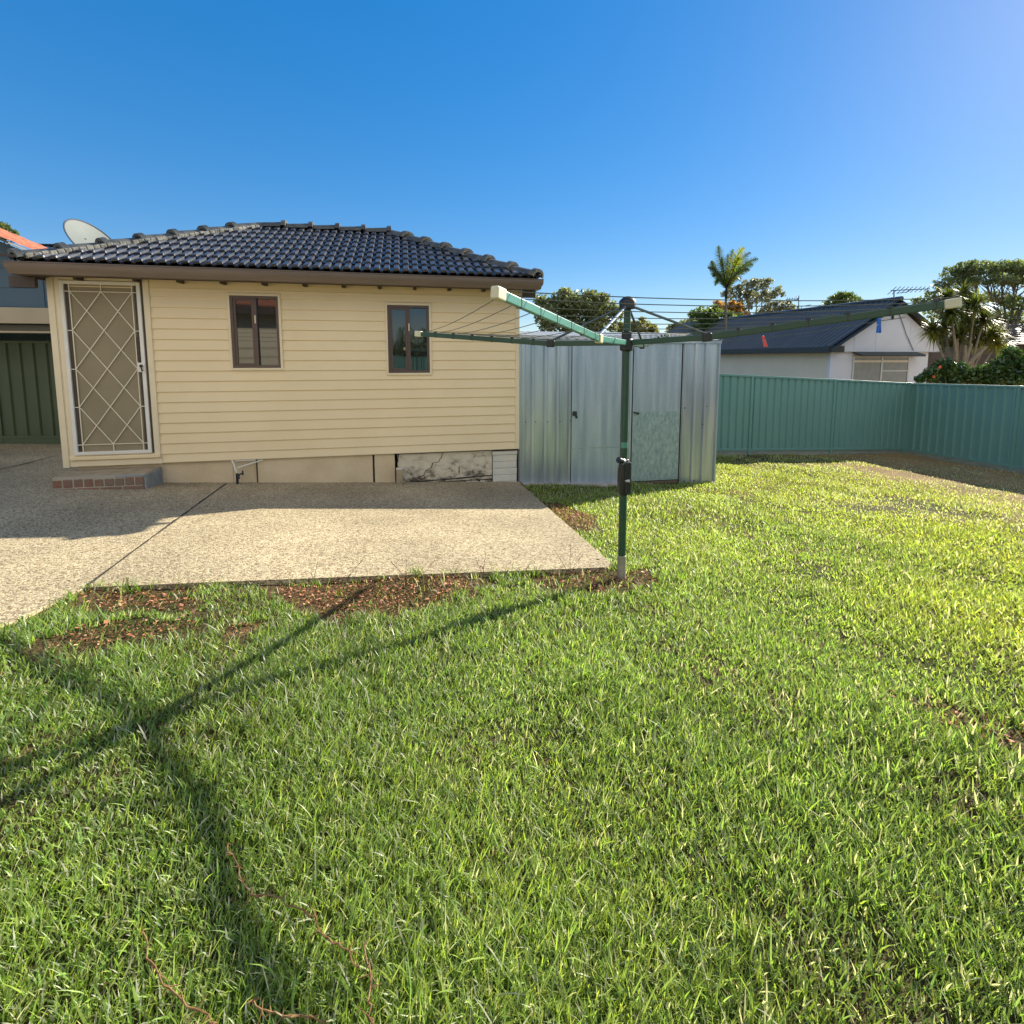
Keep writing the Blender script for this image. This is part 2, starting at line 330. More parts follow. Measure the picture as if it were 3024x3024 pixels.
tag(lawn, 'brown lawn soil under the grass of the backyard', 'ground', kind='structure')

PATIO = [(-2.50, -6), (-2.58, 2.2), (-2.60, 2.88), (-1.3, 3.15), (-.03, 3.40), (.70, 3.55), (.76, 3.66), (.14, 6.83), (.10, 7.25), (-.6, 9.8), (-16, 9.8), (-16, -6)]
bm = bmesh.new(); fv = bm.faces.new([bm.verts.new((x, y, 0)) for x, y in PATIO])
for yb in (-5, 0, 2, 3.39, 7):
    bmesh.ops.bisect_plane(bm, geom=bm.verts[:] + bm.edges[:] + bm.faces[:], plane_co=(0, yb, 0), plane_no=(0, 1, 0))
bmesh.ops.bisect_plane(bm, geom=bm.verts[:] + bm.edges[:] + bm.faces[:], plane_co=(-14, 0, 0), plane_no=(1, 0, 0))
top = bm.faces[:]
for v in bm.verts: v.co.z = g(v.co.x, v.co.y)
ex = bmesh.ops.extrude_face_region(bm, geom=top)
for e in ex['geom']:
    if isinstance(e, bmesh.types.BMVert): e.co.z -= .12
bmesh.ops.recalc_face_normals(bm, faces=bm.faces)
me = bpy.data.meshes.new('patio'); bm.to_mesh(me); bm.free()
patio = link('patio', me, M_conc); tag(patio, 'exposed aggregate concrete patio in front of the cream cottage', 'patio', kind='structure')
def strip(pts, w, lift=.004):
    mb = MB()
    for (x0, y0), (x1, y1) in zip(pts[:-1], pts[1:]):
        n = max(2, int(math.hypot(x1 - x0, y1 - y0) / .12)); dx, dy = x1 - x0, y1 - y0; l = math.hypot(dx, dy); px, py = -dy / l, dx / l
        L = []
        for i in range(n + 1):
            t = i / n; x, y = x0 + dx * t, y0 + dy * t; hw = w / 2 * random.uniform(.6, 1.4)
            L.append(((x + px * hw, y + py * hw), (x - px * hw, y - py * hw)))
        vs = [(q[0], q[1], g(q[0], q[1]) + lift) for pr in L for q in pr]
        mb.add(vs, [(2 * i, 2 * i + 1, 2 * i + 3, 2 * i + 2) for i in range(n)])
    return mb
strip([(-3.65, 6.18), (-3.1, 4.45), (-2.60, 2.90)], .018).build('expansion_joint', M_crack, patio)
strip([(-6.88, 6.3), (-7.3, 7.75)], .018).build('expansion_joint', M_crack, patio)
strip([(.115, 7.06), (.16, 6.78)], .016).build('expansion_joint', M_crack, patio)

# ------------------------------------------------------------------ cream cottage
COT = empty('cottage', (.0877, 7.04, 0), math.atan(.215))
tag(COT, 'cream clad cottage with a black tiled hip roof and two small brown windows', 'house')
S0, S1, ZB, ZT = -5.60, 0.0, .237, 2.56
DOOR = (-5.475, -4.650, .37, 2.44); WIN = [(-3.685, -3.125, 1.415, 2.315), (-1.785, -1.24, 1.34, 2.24)]
# cladding: lapped boards around the openings
mb = MB(); zz = [ZB] + [.347 + .129 * k for k in range(16)] + [ZT]
ops = [DOOR] + WIN; cuts = sorted(set(zz + [o[2] for o in ops] + [o[3] for o in ops]))
for z0, z1 in zip(cuts[:-1], cuts[1:]):
    if z1 - z0 < 1e-5: continue
    zc = (z0 + z1) / 2; k = max(i for i in range(len(zz) - 1) if zz[i] <= zc); bz0, bz1 = zz[k], zz[k + 1]
    off = lambda z: .002 + .0155 * max(0, 1 - (z - bz0) / (bz1 - bz0)) ** 1.0
    ivs = [(S0, S1)]
    for o in ops:
        if o[2] < zc < o[3]:
            ivs = [q for a, b in ivs for q in ((a, min(b, o[0])), (max(a, o[1]), b)) if q[1] - q[0] > 1e-4]
    for a, b in ivs:
        lip = abs(z0 - bz0) < 1e-5
        y0, y1 = -off(z0), -off(z1)
        if lip:
            mb.add([(a, .002, z0 + .001), (b, .002, z0 + .001), (b, y0 + .003, z0), (a, y0 + .003, z0), (b, y0, z0 + .006), (a, y0, z0 + .006), (b, y1, z1), (a, y1, z1)],
                   [(0, 1, 2, 3), (3, 2, 4, 5), (5, 4, 6, 7)])
        else: mb.add([(a, y0, z0), (b, y0, z0), (b, y1, z1), (a, y1, z1)], [(0, 1, 2, 3)])
clad = mb.build('cladding', M_clad, COT)
# the other walls and the inner core of the walls
mb = MB(); mb.box(S0, S0 + .1, .004, 3.2, ZB, ZT).box(S1 - .1, S1, .004, 3.2, ZB, ZT).box(S0 + .1, S1 - .1, 3.1, 3.2, ZB, ZT).box(S0 + .1, S1 - .1, .35, .40, ZB, ZT)
mb.build('rear_walls', M_clad, COT)
mb = MB()
mb.box(S0 - .012, S0 + .055, -.024, .06, ZB - .012, 2.50); mb.box(S0 + .058, S0 + .066, -.022, .02, ZB, 2.49)
mb.build('corner_trim', M_trim, COT, .004)
MB().box(S1 - .045, S1 + .016, -.022, .06, ZB, 2.50).build('corner_trim', M_trim, COT, .004)
MB().box(S0 + .068, S1 - .047, -.021, .0, 2.372, 2.382).build('cladding_edge', M_trim, COT)
# windows
for (a, b, z0, z1) in WIN:
    fr = MB(); y0, y1 = -.020, .055; t = .032
    fr.box(a, a + t, y0, y1, z0, z1).box(b - t, b, y0, y1, z0, z1).box(a + t, b - t, y0, y1, z0, z0 + t).box(a + t, b - t, y0, y1, z1 - t, z1)
    c = (a + b) / 2
    fr.box(c - .012, c + .022, y0 + .004, y1, z0 + t, z1 - t)
    f = fr.build('window', M_winfr, COT, .003)
    tr = MB(); w = .030
    tr.box(a - w, a, -.032, .01, z0 - w, z1 + w).box(b, b + w, -.032, .01, z0 - w, z1 + w).box(a, b, -.032, .01, z0 - w, z0).box(a, b, -.032, .01, z1, z1 + w)
    tr.build('trim', M_trim, f, .004)
    sa = MB(); q = .028; sa.box(a + t, a + t + q, -.008, .03, z0 + t, z1 - t).box(c - .012 - q, c - .013, -.008, .03, z0 + t, z1 - t).box(a + t + q, c - .012 - q, -.008, .03, z0 + t, z0 + t + q).box(a + t + q, c - .012 - q, -.008, .03, z1 - t - q, z1 - t)
    sa.build('sash', M_winfr, f, .002)
    for (p0, p1, yy, e) in ((a + t + q, c - .012 - q, .010, q), (c + .022, b - t, .030, 0)):
        nn = 6; gm = MB()
        # very slightly wavy sheet: old glass bends its reflections
        g1 = [(p0 + (p1 - p0) * i / nn, yy + .0016 * math.sin(3.1 * i / nn + p0 * 9), 0) for i in range(nn + 1)]
        zs_ = [z0 + t + e + (z1 - z0 - 2 * t - 2 * e) * j / nn for j in range(nn + 1)]
        vs = [(x, y + .0012 * math.sin(j * 1.3 + a * 5), zs_[j]) for j in range(nn + 1) for x, y, _ in g1]
        gm.add(vs, [(j * (nn + 1) + i, j * (nn + 1) + i + 1, (j + 1) * (nn + 1) + i + 1, (j + 1) * (nn + 1) + i) for j in range(nn) for i in range(nn)])
        gm.build('pane', M_glass, f, smooth=True)
    MB().box(c - .002, c + .012, y0 - .012, y0 + .003, z1 - .34, z1 - .24).build('latch', M_trim, f, .002)
# door
a, b, z0, z1 = DOOR
mb = MB(); mb.box(a - .055, a - .004, -.028, .05, z0 - .06, z1 + .065).box(b + .022, b + .088, -.030, .05, z0 - .06, z1 + .065).box(a - .004, b + .022, -.028, .05, z1 + .008, z1 + .062)
mb.build('architrave', M_trim, COT, .006)
MB().box(a - .055, b + .092, -.050, .03, z0 - .058, z0 - .010).build('door_sill', M_clad, COT, .008)
MB().box(S0 + .068, b + .1, -.024, .0, ZB - .004, z0 - .064).build('bottom_board', M_trim, COT, .004)
DR = MB(); t = .040; sx0, sx1, sz0, sz1 = a, b, z0 + .004, z1
DR.box(sx0, sx0 + t, -.045, -.012, sz0, sz1).box(sx1 - t, sx1, -.045, -.012, sz0, sz1).box(sx0 + t, sx1 - t, -.045, -.012, sz0, sz0 + t).box(sx0 + t, sx1 - t, -.045, -.012, sz1 - t, sz1)
door = DR.build('security_door', M_white, COT, .004)
MB().box(sx0 + t, sx1 - t, -.020, -.014, sz0 + t, sz1 - t).build('flyscreen', M_mesh, door)
MB().box(sx0 + t + .001, sx0 + t + .034, -.0235, -.0205, sz0 + t, sz1 - t).box(sx1 - t - .034, sx1 - t - .001, -.0235, -.0205, sz0 + t, sz1 - t).build('door_edge', M_dkbrown, door)
MB().box(sx1 + .001, sx1 + .0215, -.027, .02, sz0, sz1 + .007).build('shadow_gap', M_dkbrown, door)
gr = MB(); L_, R_, T_, B_ = sx0 + .092, sx1 - .090, 2.318, .499; w = .0085
gy = -.030
def rod(p, q): gr.bar((p[0], gy, p[1]), (q[0], gy, q[1]), w, w, (0, 1, 0))
for s_ in (L_, R_): rod((s_, sz0 + t), (s_, sz1 - t))
for z_ in (T_, B_): rod((sx0 + t, z_), (sx1 - t, z_))
cm = (L_ + R_) / 2; rod((cm, T_), (cm, sz1 - t)); rod((cm, B_), (cm, sz0 + t))
dw = (R_ - L_) / 2; dh = (T_ - B_) / 4
for k in range(1, 4):
    rod((sx0 + t, T_ - k * dh), (L_, T_ - k * dh)); rod((R_, T_ - k * dh), (sx1 - t, T_ - k * dh))
for sgn in (1, -1):
    for k in range(-6, 8):
        # line s = L_ + dw*k + sgn*(T_-z)*dw/dh
        ts = []
        for z_ in (T_, B_): ts.append(z_)
        zL = T_ - sgn * (-dw * k) * dh / dw; zR = T_ - sgn * (R_ - L_ - dw * k) * dh / dw
        lo, hi = max(B_, min(zL, zR)), min(T_, max(zL, zR))
        if hi - lo > .02:
            f_ = lambda z_: L_ + dw * k + sgn * (T_ - z_) * dw / dh
            gr.bar((f_(lo), gy + .004 * sgn, lo), (f_(hi), gy + .004 * sgn, hi), w, w * .8, (0, 1, 0))
gr.build('grille', M_grille, door)
lk = MB().box(sx1 - .078, sx1 - .002, -.056, -.0455, 1.372, 1.485).build('lock', M_white, door, .004)
kb = MB(); kb.tube([(sx1 - .036, -.056, 1.445), (sx1 - .036, -.075, 1.445)], .017, 12).tube([(sx1 - .036, -.075, 1.445), (sx1 - .020, -.090, 1.400)], .008, 8).tube([(sx1 - .03, -.056, 1.392), (sx1 - .03, -.066, 1.392)], .010, 10)
kb.build('handle', M_black, door, .001)
mb = MB(); mb.box(sx1 - .080, sx1 - .052, -.034, -.024, 1.50, 1.79)
for i in range(4): mb.tube([(sx1 - .066, -.035, 1.54 + .06 * i), (sx1 - .066, -.042, 1.54 + .06 * i)], .012, 10)
mb.build('latch_plate', M_dkbrown, door, .002)
# rafter tails, soffit, fascia, gutter
for s_ in (-5.249, -4.651, -4.192, -3.723, -3.256, -2.784, -2.317, -1.871, -1.424, -.968, -.504):
    MB().box(s_ - .022, s_ + .022, -.15, -.026, 2.437, 2.56).build('rafter_tail', M_dkbrown, COT, .003)
MB().box(-5.86, -5.612, -.20, -.15, 2.33, 2.455).build('rafter_tail', M_dkbrown, COT, .004)
MB().box(.018, .20, -.20, -.15, 2.36, 2.46).build('rafter_tail', M_dkbrown, COT, .004)
EX0, EX1, EY0, EY1 = -5.66, .155, -.325, 3.525
def ring(prof, x0, x1, y0, y1):
    mb = MB(); n = len(prof); vs = []
    for (cx, cy, sx, sy) in ((x0, y0, -1, -1), (x1, y0, 1, -1), (x1, y1, 1, 1), (x0, y1, -1, 1)):
        vs += [(cx + sx * o, cy + sy * o, z) for o, z in prof]
    fs = []
    for c in range(4):
        d = (c + 1) % 4
        for i in range(n): fs.append((c * n + i, d * n + i, d * n + (i + 1) % n, c * n + (i + 1) % n))
    return mb.add(vs, fs)
ring([(0, 2.44), (0, 2.60), (-.025, 2.60), (-.025, 2.44)], EX0, EX1, EY0, EY1).build('fascia', M_dkbrown, COT)
ring([(.001, 2.448), (.058, 2.446), (.066, 2.452), (.072, 2.480), (.090, 2.512), (.094, 2.545), (.093, 2.566), (.099, 2.572), (.094, 2.580), (.087, 2.572), (.086, 2.545), (.080, 2.515), (.062, 2.485), (.055, 2.458), (.001, 2.458)], EX0, EX1, EY0, EY1).build('gutter', M_brown, COT, smooth=True)
ring([(-.026, 2.452), (-.30, 2.535), (-.30, 2.545), (-.026, 2.462)], EX0, EX1, EY0, EY1).build('soffit', M_dkbrown, COT)
# roof tiles
TX0, TX1, TY0, TY1, TZ = EX0 - .045, EX1 + .045, EY0 - .045, EY1 + .045, 2.60
HALF = (TY1 - TY0) / 2; PIT = R(25.2); RISE = HALF * math.tan(PIT); SL = HALF / math.cos(PIT)
NC = 8; CL = SL / NC; TW = .118
tb = MB()
def tile_plane(o, u, inn, length, clip):
    "o eave start, u along eave, inn horizontal inward"
    o, u, inn = Vector(o), Vector(u), Vector(inn); v = inn * math.cos(PIT) + Vector((0, 0, 1)) * math.sin(PIT); nn = inn * -math.sin(PIT) + Vector((0, 0, 1)) * math.cos(PIT)
    prof = [(0, 0), (.06, .020), (.12, .028), (.58, .033), (.62, .031), (.715, .0)]
    cols = int(length / TW) + 1; m = bmesh.new()
    for c in range(NC):
        v0, v1 = c * CL, (c + 1) * CL + .012
        pts = []
        jit = [random.uniform(-.0025, .0025) for _ in range(cols + 1)]
        for k in range(cols):
            for px, h in prof: pts.append(((k + px) * TW, h, k))
        pts.append((cols * TW, 0, cols - 1))
        rows = []
        for (vv, lift) in ((v0, -.004), (v0 - .004, .024), (v0 + .02, .029), (v1, .003)):
            sag = .010
            rows.append([m.verts.new(o + u * min(x, length) + v * (vv + (-.012 if (h < .001 and lift > .02) else 0) + (jit[k] if lift > .01 else 0)) + nn * (lift + h)) for x, h, k in pts])
        for r0, r1 in zip(rows[:-1], rows[1:]):
            for i in range(len(pts) - 1): m.faces.new((r0[i], r0[i + 1], r1[i + 1], r1[i]))
    for co, no in clip:
        bmesh.ops.bisect_plane(m, geom=m.verts[:] + m.edges[:] + m.faces[:], plane_co=co, plane_no=no, clear_outer=True)
    m.verts.index_update(); tb.add([tuple(v_.co) for v_ in m.verts], [tuple(v_.index for v_ in f_.verts) for f_ in m.faces]); m.free()
q2 = math.sqrt(.5)
tile_plane((TX0, TY0, TZ), (1, 0, 0), (0, 1, 0), TX1 - TX0, [((TX0, TY0, 0), (-q2, q2, 0)), ((TX1, TY0, 0), (q2, q2, 0))])
tile_plane((TX1, TY1, TZ), (-1, 0, 0), (0, -1, 0), TX1 - TX0, [((TX0, TY1, 0), (-q2, -q2, 0)), ((TX1, TY1, 0), (q2, -q2, 0))])
tile_plane((TX1, TY0, TZ), (0, 1, 0), (-1, 0, 0), TY1 - TY0, [((TX1, TY0, 0), (-q2, -q2, 0)), ((TX1, TY1, 0), (-q2, q2, 0))])
tile_plane((TX0, TY1, TZ), (0, -1, 0), (1, 0, 0), TY1 - TY0, [((TX0, TY0, 0), (q2, -q2, 0)), ((TX0, TY1, 0), (q2, q2, 0))])
roof = tb.build('roof', M_tile, COT)
YR = (TY0 + TY1) / 2; A1 = Vector((TX0 + HALF, YR, TZ + RISE)); A2 = Vector((TX1 - HALF, YR, TZ + RISE))
def caps(p, q, r=.115, step=.40):
    mb = MB(); p, q = Vector(p), Vector(q); L = (q - p).length; d = (q - p) / L; side = d.cross(Vector((0, 0, 1))).normalized(); up = side.cross(d)
    n = max(1, round(L / step)); st = L / n
    for i in range(n):
        a0 = p + d * (i * st - .03); rows = []
        for (t_, rr, dz) in ((0, r * .95, 0), (0, r * 1.25, .014), (.06, r * 1.27, .014), (.075, r * 1.06, 0), (st + .03, r * .93, -.012)):
            c_ = a0 + d * t_ + up * (dz - .025)
            rows.append([c_ + (side * math.cos(th) * rr + up * math.sin(th) * rr * .72) for th in [math.pi * k / 10 for k in range(11)]])
        vs = [v for r_ in rows for v in r_]
        mb.add(vs, [(j * 11 + k, j * 11 + k + 1, (j + 1) * 11 + k + 1, (j + 1) * 11 + k) for j in range(4) for k in range(10)])
    return mb
lift = Vector((0, 0, .035))
for (p, q) in (((TX0 + .03, TY0 + .03, TZ), A1), ((TX1 - .03, TY0 + .03, TZ), A2), ((TX0 + .03, TY1 - .03, TZ), A1), ((TX1 - .03, TY1 - .03, TZ), A2)):
    caps(Vector(p) + lift, q + lift).build('hip_caps', M_cap, roof, smooth=True)
caps(A2 + lift, A1 + lift, step=.42).build('ridge_caps', M_cap, roof, smooth=True)
mb = MB(); d = A1 - Vector((TX0, TY0, TZ)); side = d.cross(Vector((0, 0, 1))).normalized()
for i in range(40):
    t_ = .03 + .95 * i / 40; c_ = Vector((TX0, TY0, TZ)) + d * t_ + side * .125 + Vector((0, 0, .006 + random.uniform(-.006, .006)))
    mb.bar(c_, c_ + d * (.98 / 40), .05 + random.uniform(0, .02), .055, (0, 0, 1))
mb.build('mortar_bed', M_mortar, roof, .012)
# foundations
FY = .035
fnd = MB()
fnd.box(-4.55, -3.775, FY, FY + .2, -.40, ZB).box(-3.49, -2.03, FY - .012, FY + .2, -.42, ZB).box(-5.50, -4.551, FY + .002, FY + .2, -.40, ZB).box(-3.775, -3.491, FY + .006, FY + .2, -.42, ZB)
fb = fnd.build('foundation', M_render, COT, .004)
MB().box(-2.005, -1.735, FY - .018, FY + .2, -.42, ZB - .005).build('pier', M_render, fb, .008)
bag = MB(); bag.box(-1.70, -.375, FY + .004, FY + .2, -.20, ZB).build('bagged_wall', M_bagged, fb, .01)
mb = MB()
for i, (x0, x1, dy) in enumerate(((-1.66, -1.40, .01), (-1.38, -1.19, .012), (-1.17, -.97, -.002), (-.95, -.78, .014), (-.76, -.57, -.004), (-.55, -.38, .0))):
    mb.box(x0, x1, FY + .002 + dy, FY + .15, -.34, -.212)
mb.build('exposed_bricks', M_bagged, fb, .014)
MB().box(-1.70, -.372, FY + .03, FY + .15, -.36, -.19).build('mortar_gap', M_crack, fb)
pm = MB()
for k in range(6): pm.box(-.365, -.012 + .004 * (k % 2), FY - .006 + .003 * (k % 2), FY + .2, -.44 + .098 * k + .003, -.44 + .098 * (k + 1))
pm.box(-.372, -.004, FY - .016, FY + .2, .152, .205)
pm.build('corner_pier', M_whitebrick, fb, .006)
def crack(pts, w=.008):
    mb = MB()
    for p, q in zip(pts[:-1], pts[1:]):
        ww = w * random.uniform(.6, 1.5); mb.bar((p[0], FY + .003, p[1]), (q[0], FY + .003, q[1]), ww, .006, (0, 1, 0)) if False else mb.bar((p[0], FY + .002, p[1]), (q[0], FY + .002, q[1]), ww, .008, (0, 1, 0))
    return mb
crack([(-1.08, .21), (-1.10, .14), (-1.125, .12), (-1.13, .09), (-1.22, .075), (-1.23, .04), (-1.24, .005), (-1.32, -.03), (-1.34, -.09), (-1.42, -.12)]).build('crack', M_crack, fb)
crack([(-1.71, .24), (-1.68, .23), (-1.695, .15), (-1.70, .11)], .014).build('crack', M_crack, fb)
crack([(-1.69, -.185), (-1.3, -.175), (-.9, -.165), (-.62, -.15), (-.38, -.145)], .014).build('crack', M_crack, fb)
crack([(-.85, .0), (-.852, -.05), (-.848, -.08)], .012).build('crack', M_crack, fb)
mb = MB().box(-2.03, -2.006, FY - .003, FY + .1, -.42, ZB - .002)
mb.build('joint', M_crack, fb)
MB().box(-3.492, -3.476, FY - .016, FY + .1, -.42, ZB - .01).build('joint', M_dkbrown, fb)
mb = MB().box(-1.72, -.01, FY - .01, FY + .15, ZB - .018, ZB - .001); mb.build('gap', M_crack, fb)

def cotw(s, y, z=0): return COT.matrix_world @ Vector((s, y, z))
bpy.context.view_layer.update()
# brick step
gz = lambda s, y: g(*cotw(s, y)[:2])
p = cotw(-5.06, -.2); ST = empty('brick_step', (p.x, p.y, g(p.x, p.y)), math.atan(.215)); tag(ST, 'worn brick step with cement top under the diamond grille door', 'step')
x0, x1, y0, y1 = -.46, .47, -.195, .225; zt = .172
MB().box(x0 + .008, x1 - .02, y0 + .006, y1, -.12, zt - .004).build('core', M_brickmort, ST)
mb = MB(); n = 9
for i in range(n):
    a = x0 + (x1 - x0) * i / n; mb.box(a + .006, a + (x1 - x0) / n - .006, y0 + random.uniform(-.003, .004), y0 + .1, .045, zt - .035 + random.uniform(-.008, .004))
for i in range(4):
    a = x0 + (x1 - x0) * i / 4; mb.box(a + .006, a + (x1 - x0) / 4 - .006, y0 + random.uniform(-.004, .003), y0 + .1, -.06, .034)
mb.build('bricks', M_brick, ST, .008)
MB().box(x0, x1 + .002, y0 + .03, y1, zt - .03, zt).build('cement_top', M_cement, ST, .012)
MB().box(x1 - .019, x1 + .012, y0 + .012, y1, -.12, zt - .012).build('cement_side', M_cementgrey, ST, .012)
MB().box(x1 - .30, x1 + .01, y0 + .001, y0 + .03, zt - .032, zt - .003).build('cement_lip', M_cementgrey, ST, .008)
# garden tap with its pipes
p = cotw(-3.70, -.03); TP = empty('garden_tap', (p.x, p.y, g(p.x, p.y)), math.atan(.215)); tag(TP, 'old garden tap with bent white pipe low on the cottage wall', 'tap')
mb = MB(); mb.tube([(-.07, .03, .30), (-.045, .0, .27), (-.02, -.02, .20), (0, -.03, .15), (.0, -.03, .12)], .010, 8); mb.tube([(-.02, -.02, .295), (.22, -.0, .295)], .006, 6)
mb.build('pipe', M_white, TP, smooth=True)
mb = MB(); mb.tube([(0, -.03, -.01), (0, -.03, .14)], .016, 8).tube([(0, -.03, .10), (.035, -.075, .115), (.04, -.095, .08)], .011, 8).tube([(.0, -.03, .11), (.075, -.05, .14)], .010, 8)
mb.bar((.075, -.05, .115), (.075, -.05, .175), .014, .014)
mb.build('tap_body', M_black, TP, smooth=True)
MB().tube([(.005, -.01, .205), (.30, .01, .29)], .009, 6).build('lever', M_white, TP)
# loose brick stood on end
p = cotw(-1.675, -.085); LB = empty('loose_brick', (p.x, p.y, g(p.x, p.y)), math.atan(.215) + .06); tag(LB, 'single weathered brick stood on end against the stained footing', 'brick')
MB().box(-.042, .042, -.04, .04, 0, .20).build('brick_body', M_cement, LB, .006)
MB().box(-.044, .044, -.042, .042, .201, .215).build('white_cap', M_whitebrick, LB, .003)

# ------------------------------------------------------------------ satellite dish on the roof
dc = at(279, 716, 7.75); rv = ray(279, 716).normalized(); tv = -rv
rt = Vector((1, 0, 0)) - tv * tv.x; rt.normalize(); upv = tv.cross(rt); 
if upv.z < 0: upv = -upv
ang = R(49); la = rt * math.cos(ang) - upv * math.sin(ang); sa_ = rt * math.sin(ang) + upv * math.cos(ang)
nd = (sa_ * math.sin(R(60)) + tv * math.cos(R(60))).normalized()
DI = empty('satellite_dish', (dc.x + .1, dc.y + .05, 2.95)); tag(DI, 'grey oval satellite dish standing up behind the black tiled roof', 'satellite dish')
u1 = la.normalized(); v1 = nd.cross(u1).normalized(); rad = .40; base = Vector(DI.location)
def disk(r0, r1, depth, thick):
    vs = []; fs = []; N = 40; K = 7
    for side_ in (0, 1):
        for k in range(K + 1):
            r = r0 + (r1 - r0) * k / K; dz = depth * ((r / rad) ** 2 - 1) - side_ * thick
            for i in range(N):
                t = 2 * math.pi * i / N; vs.append(dc + u1 * r * math.cos(t) + v1 * r * math.sin(t) + nd * dz - base)
    for k in range(K):
        for i in range(N):
            a = k * N + i; b = k * N + (i + 1) % N; fs.append((a, b, b + N, a + N)); o = (K + 1) * N; fs.append((a + o, a + N + o, b + N + o, b + o))
    o = (K + 1) * N
    for i in range(N): fs.append((K * N + i, K * N + (i + 1) % N, K * N + (i + 1) % N + o, K * N + i + o))
    return MB().add(vs, fs)
disk(.004, rad, .05, .006).build('reflector', M_dish, DI, smooth=True)
mb = MB(); mb.tube([dc + u1 * rad * math.cos(t) + v1 * rad * math.sin(t) - base for t in [2 * math.pi * i / 48 for i in range(49)]], .011, 6); mb.build('rim', M_dishrim, DI, smooth=True)
for k in (-.10, .10): c_ = dc + u1 * k - nd * .05 - base; MB().tube([c_, c_ + nd * .012], .012, 8).build('bolt', M_dishrim, DI)
lnb = at(392, 716, 7.9) - base; pole0 = dc - nd * .06 - base
mb = MB(); mb.tube([pole0 - Vector((0, 0, .02)), pole0 + Vector((.0, .03, -.9))], .022, 8); mb.tube([pole0, pole0 - Vector((0, 0, .3)) + nd * .05, lnb - Vector((.02, 0, .06))], .012, 6); mb.build('mast', M_ant, DI)
MB().bar(lnb - Vector((.055, 0, -.01)), lnb + Vector((.03, 0, .02)), .07, .06).build('receiver', M_black, DI, .01)
MB().bar(lnb + Vector((.03, 0, .02)), lnb + Vector((.062, 0, .035)), .075, .085).build('receiver_cap', M_white, DI, .008)

# ------------------------------------------------------------------ garden shed
SA = Vector((.11, 7.045, 0)); srot = math.atan2(.57, 3.06); SH = empty('garden_shed', SA, srot); tag(SH, 'galvanised steel garden shed with two plain doors beside the cottage', 'shed')
SZ, SB = 1.80, -.46
def ribbed(x0, x1, ribs, y=0):
    mb = MB(); pts = [(x0, 0)]
    for r_, w_, h_ in ribs: pts += [(r_ - w_, 0), (r_ - w_ * .55, -h_), (r_ + w_ * .55, -h_), (r_ + w_, 0)]
    pts.append((x1, 0)); vs = [(p_[0], y + p_[1], SB) for p_ in pts] + [(p_[0], y + p_[1], SZ) for p_ in pts]; n = len(pts)
    return mb.add(vs, [(i, i + 1, i + 1 + n, i + n) for i in range(n - 1)])
rb = ribbed(.0, .765, [(.055, .03, .012), (.19, .034, .028), (.375, .034, .028), (.56, .034, .028), (.735, .022, .024)]); rb.box(-.01, .765, .02, .03, SB, SZ)
pl = rb.build('wall_panel', M_galvrib, SH)
rb = ribbed(2.52, 3.11, [(2.545, .018, .014), (2.725, .034, .028), (2.90, .034, .028), (3.095, .015, .012)]); rb.box(2.515, 3.11, .02, .03, SB, SZ)
rb.build('wall_panel', M_galvrib, SH)
MB().box(1.545, 1.585, -.012, .03, SB, SZ).box(1.60, 1.71, .0, .03, SB, SZ).box(1.625, 1.645, -.016, -.001, SB, SZ).box(1.675, 1.69, -.012, -.001, SB, SZ).build('door_post', M_galv, SH, .003)
for x_ in (.085, .235, .415, .60, .755): MB().tube([(x_, -.001, .62), (x_, -.010, .62)], .008, 8).build('screw', M_black, SH)
for x_, z_ in ((2.565, .78), (2.90, -.30), (2.93, .80), (2.875, .52), (2.60, -.36), (2.76, -.36)): MB().tube([(x_, .001, z_), (x_, -.022, z_)], .009, 8).build('screw', M_black, SH)
d1 = MB(); d1.box(.775, 1.535, -.010, .012, -.44, SZ - .03).build('door', M_galv, SH, .003)
d1o = SH.children[-1]
MB().box(.79, 1.535, -.0125, -.0105, .205, .218).build('seam', M_galvold, d1o)
h = MB(); h.box(.785, .845, -.045, -.011, .70, .765).box(.83, .858, -.03, -.011, .66, .70); h.build('handle', M_black, d1o, .008)
d2 = MB().box(1.725, 2.495, -.006, .012, -.33, SZ - .03).build('door', M_galv, SH, .003); d2['label'] = 'door with a weathered lower sheet'
MB().box(1.728, 2.485, -.011, -.007, -.325, .735).build('lower_sheet', M_galvold, d2, .001)
h = MB(); h.bar((1.73, -.03, .735), (1.81, -.045, .715), .018, .02).tube([(1.795, -.012, .715), (1.795, -.05, .71)], .016, 8); h.build('handle', M_black, d2, .003)
MB().box(1.72, 2.51, .014, .03, -.45, SZ).box(.766, 1.54, .014, .03, -.45, SZ).box(2.497, 2.513, -.004, .013, -.40, SZ).build('door_recess', M_crack, SH)
MB().box(1.725, 2.49, -.012, .01, -.375, -.34).build('threshold', M_brown, SH)
mb = MB(); D = 2.0; mb.box(-.012, .0, .03, D, SB, SZ).box(3.11, 3.122, -.02, D, SB, SZ).box(0, 3.11, D - .01, D, SB, SZ + .2); mb.build('side_walls', M_galvrib, SH)
MB().box(3.098, 3.124, -.024, .004, SB, SZ).build('corner_flashing', M_galv, SH, .003)
mb = MB(); pts = []
nr = 24
for i in range(nr):
    xa = -.03 + 3.18 * i / nr; w_ = 3.18 / nr; pts += [(xa, 0), (xa + w_ * .3, 0), (xa + w_ * .4, .005), (xa + w_ * .6, .005), (xa + w_ * .7, 0)]
pts.append((3.15, 0)); vs = [(x_, -.045, SZ + .008 + h_) for x_, h_ in pts] + [(x_, D + .05, SZ + .22 + h_) for x_, h_ in pts]; n = len(pts)
mb.add(vs, [(i, i + 1, i + 1 + n, i + n) for i in range(n - 1)]); mb.build('roof', M_shedroof, SH)
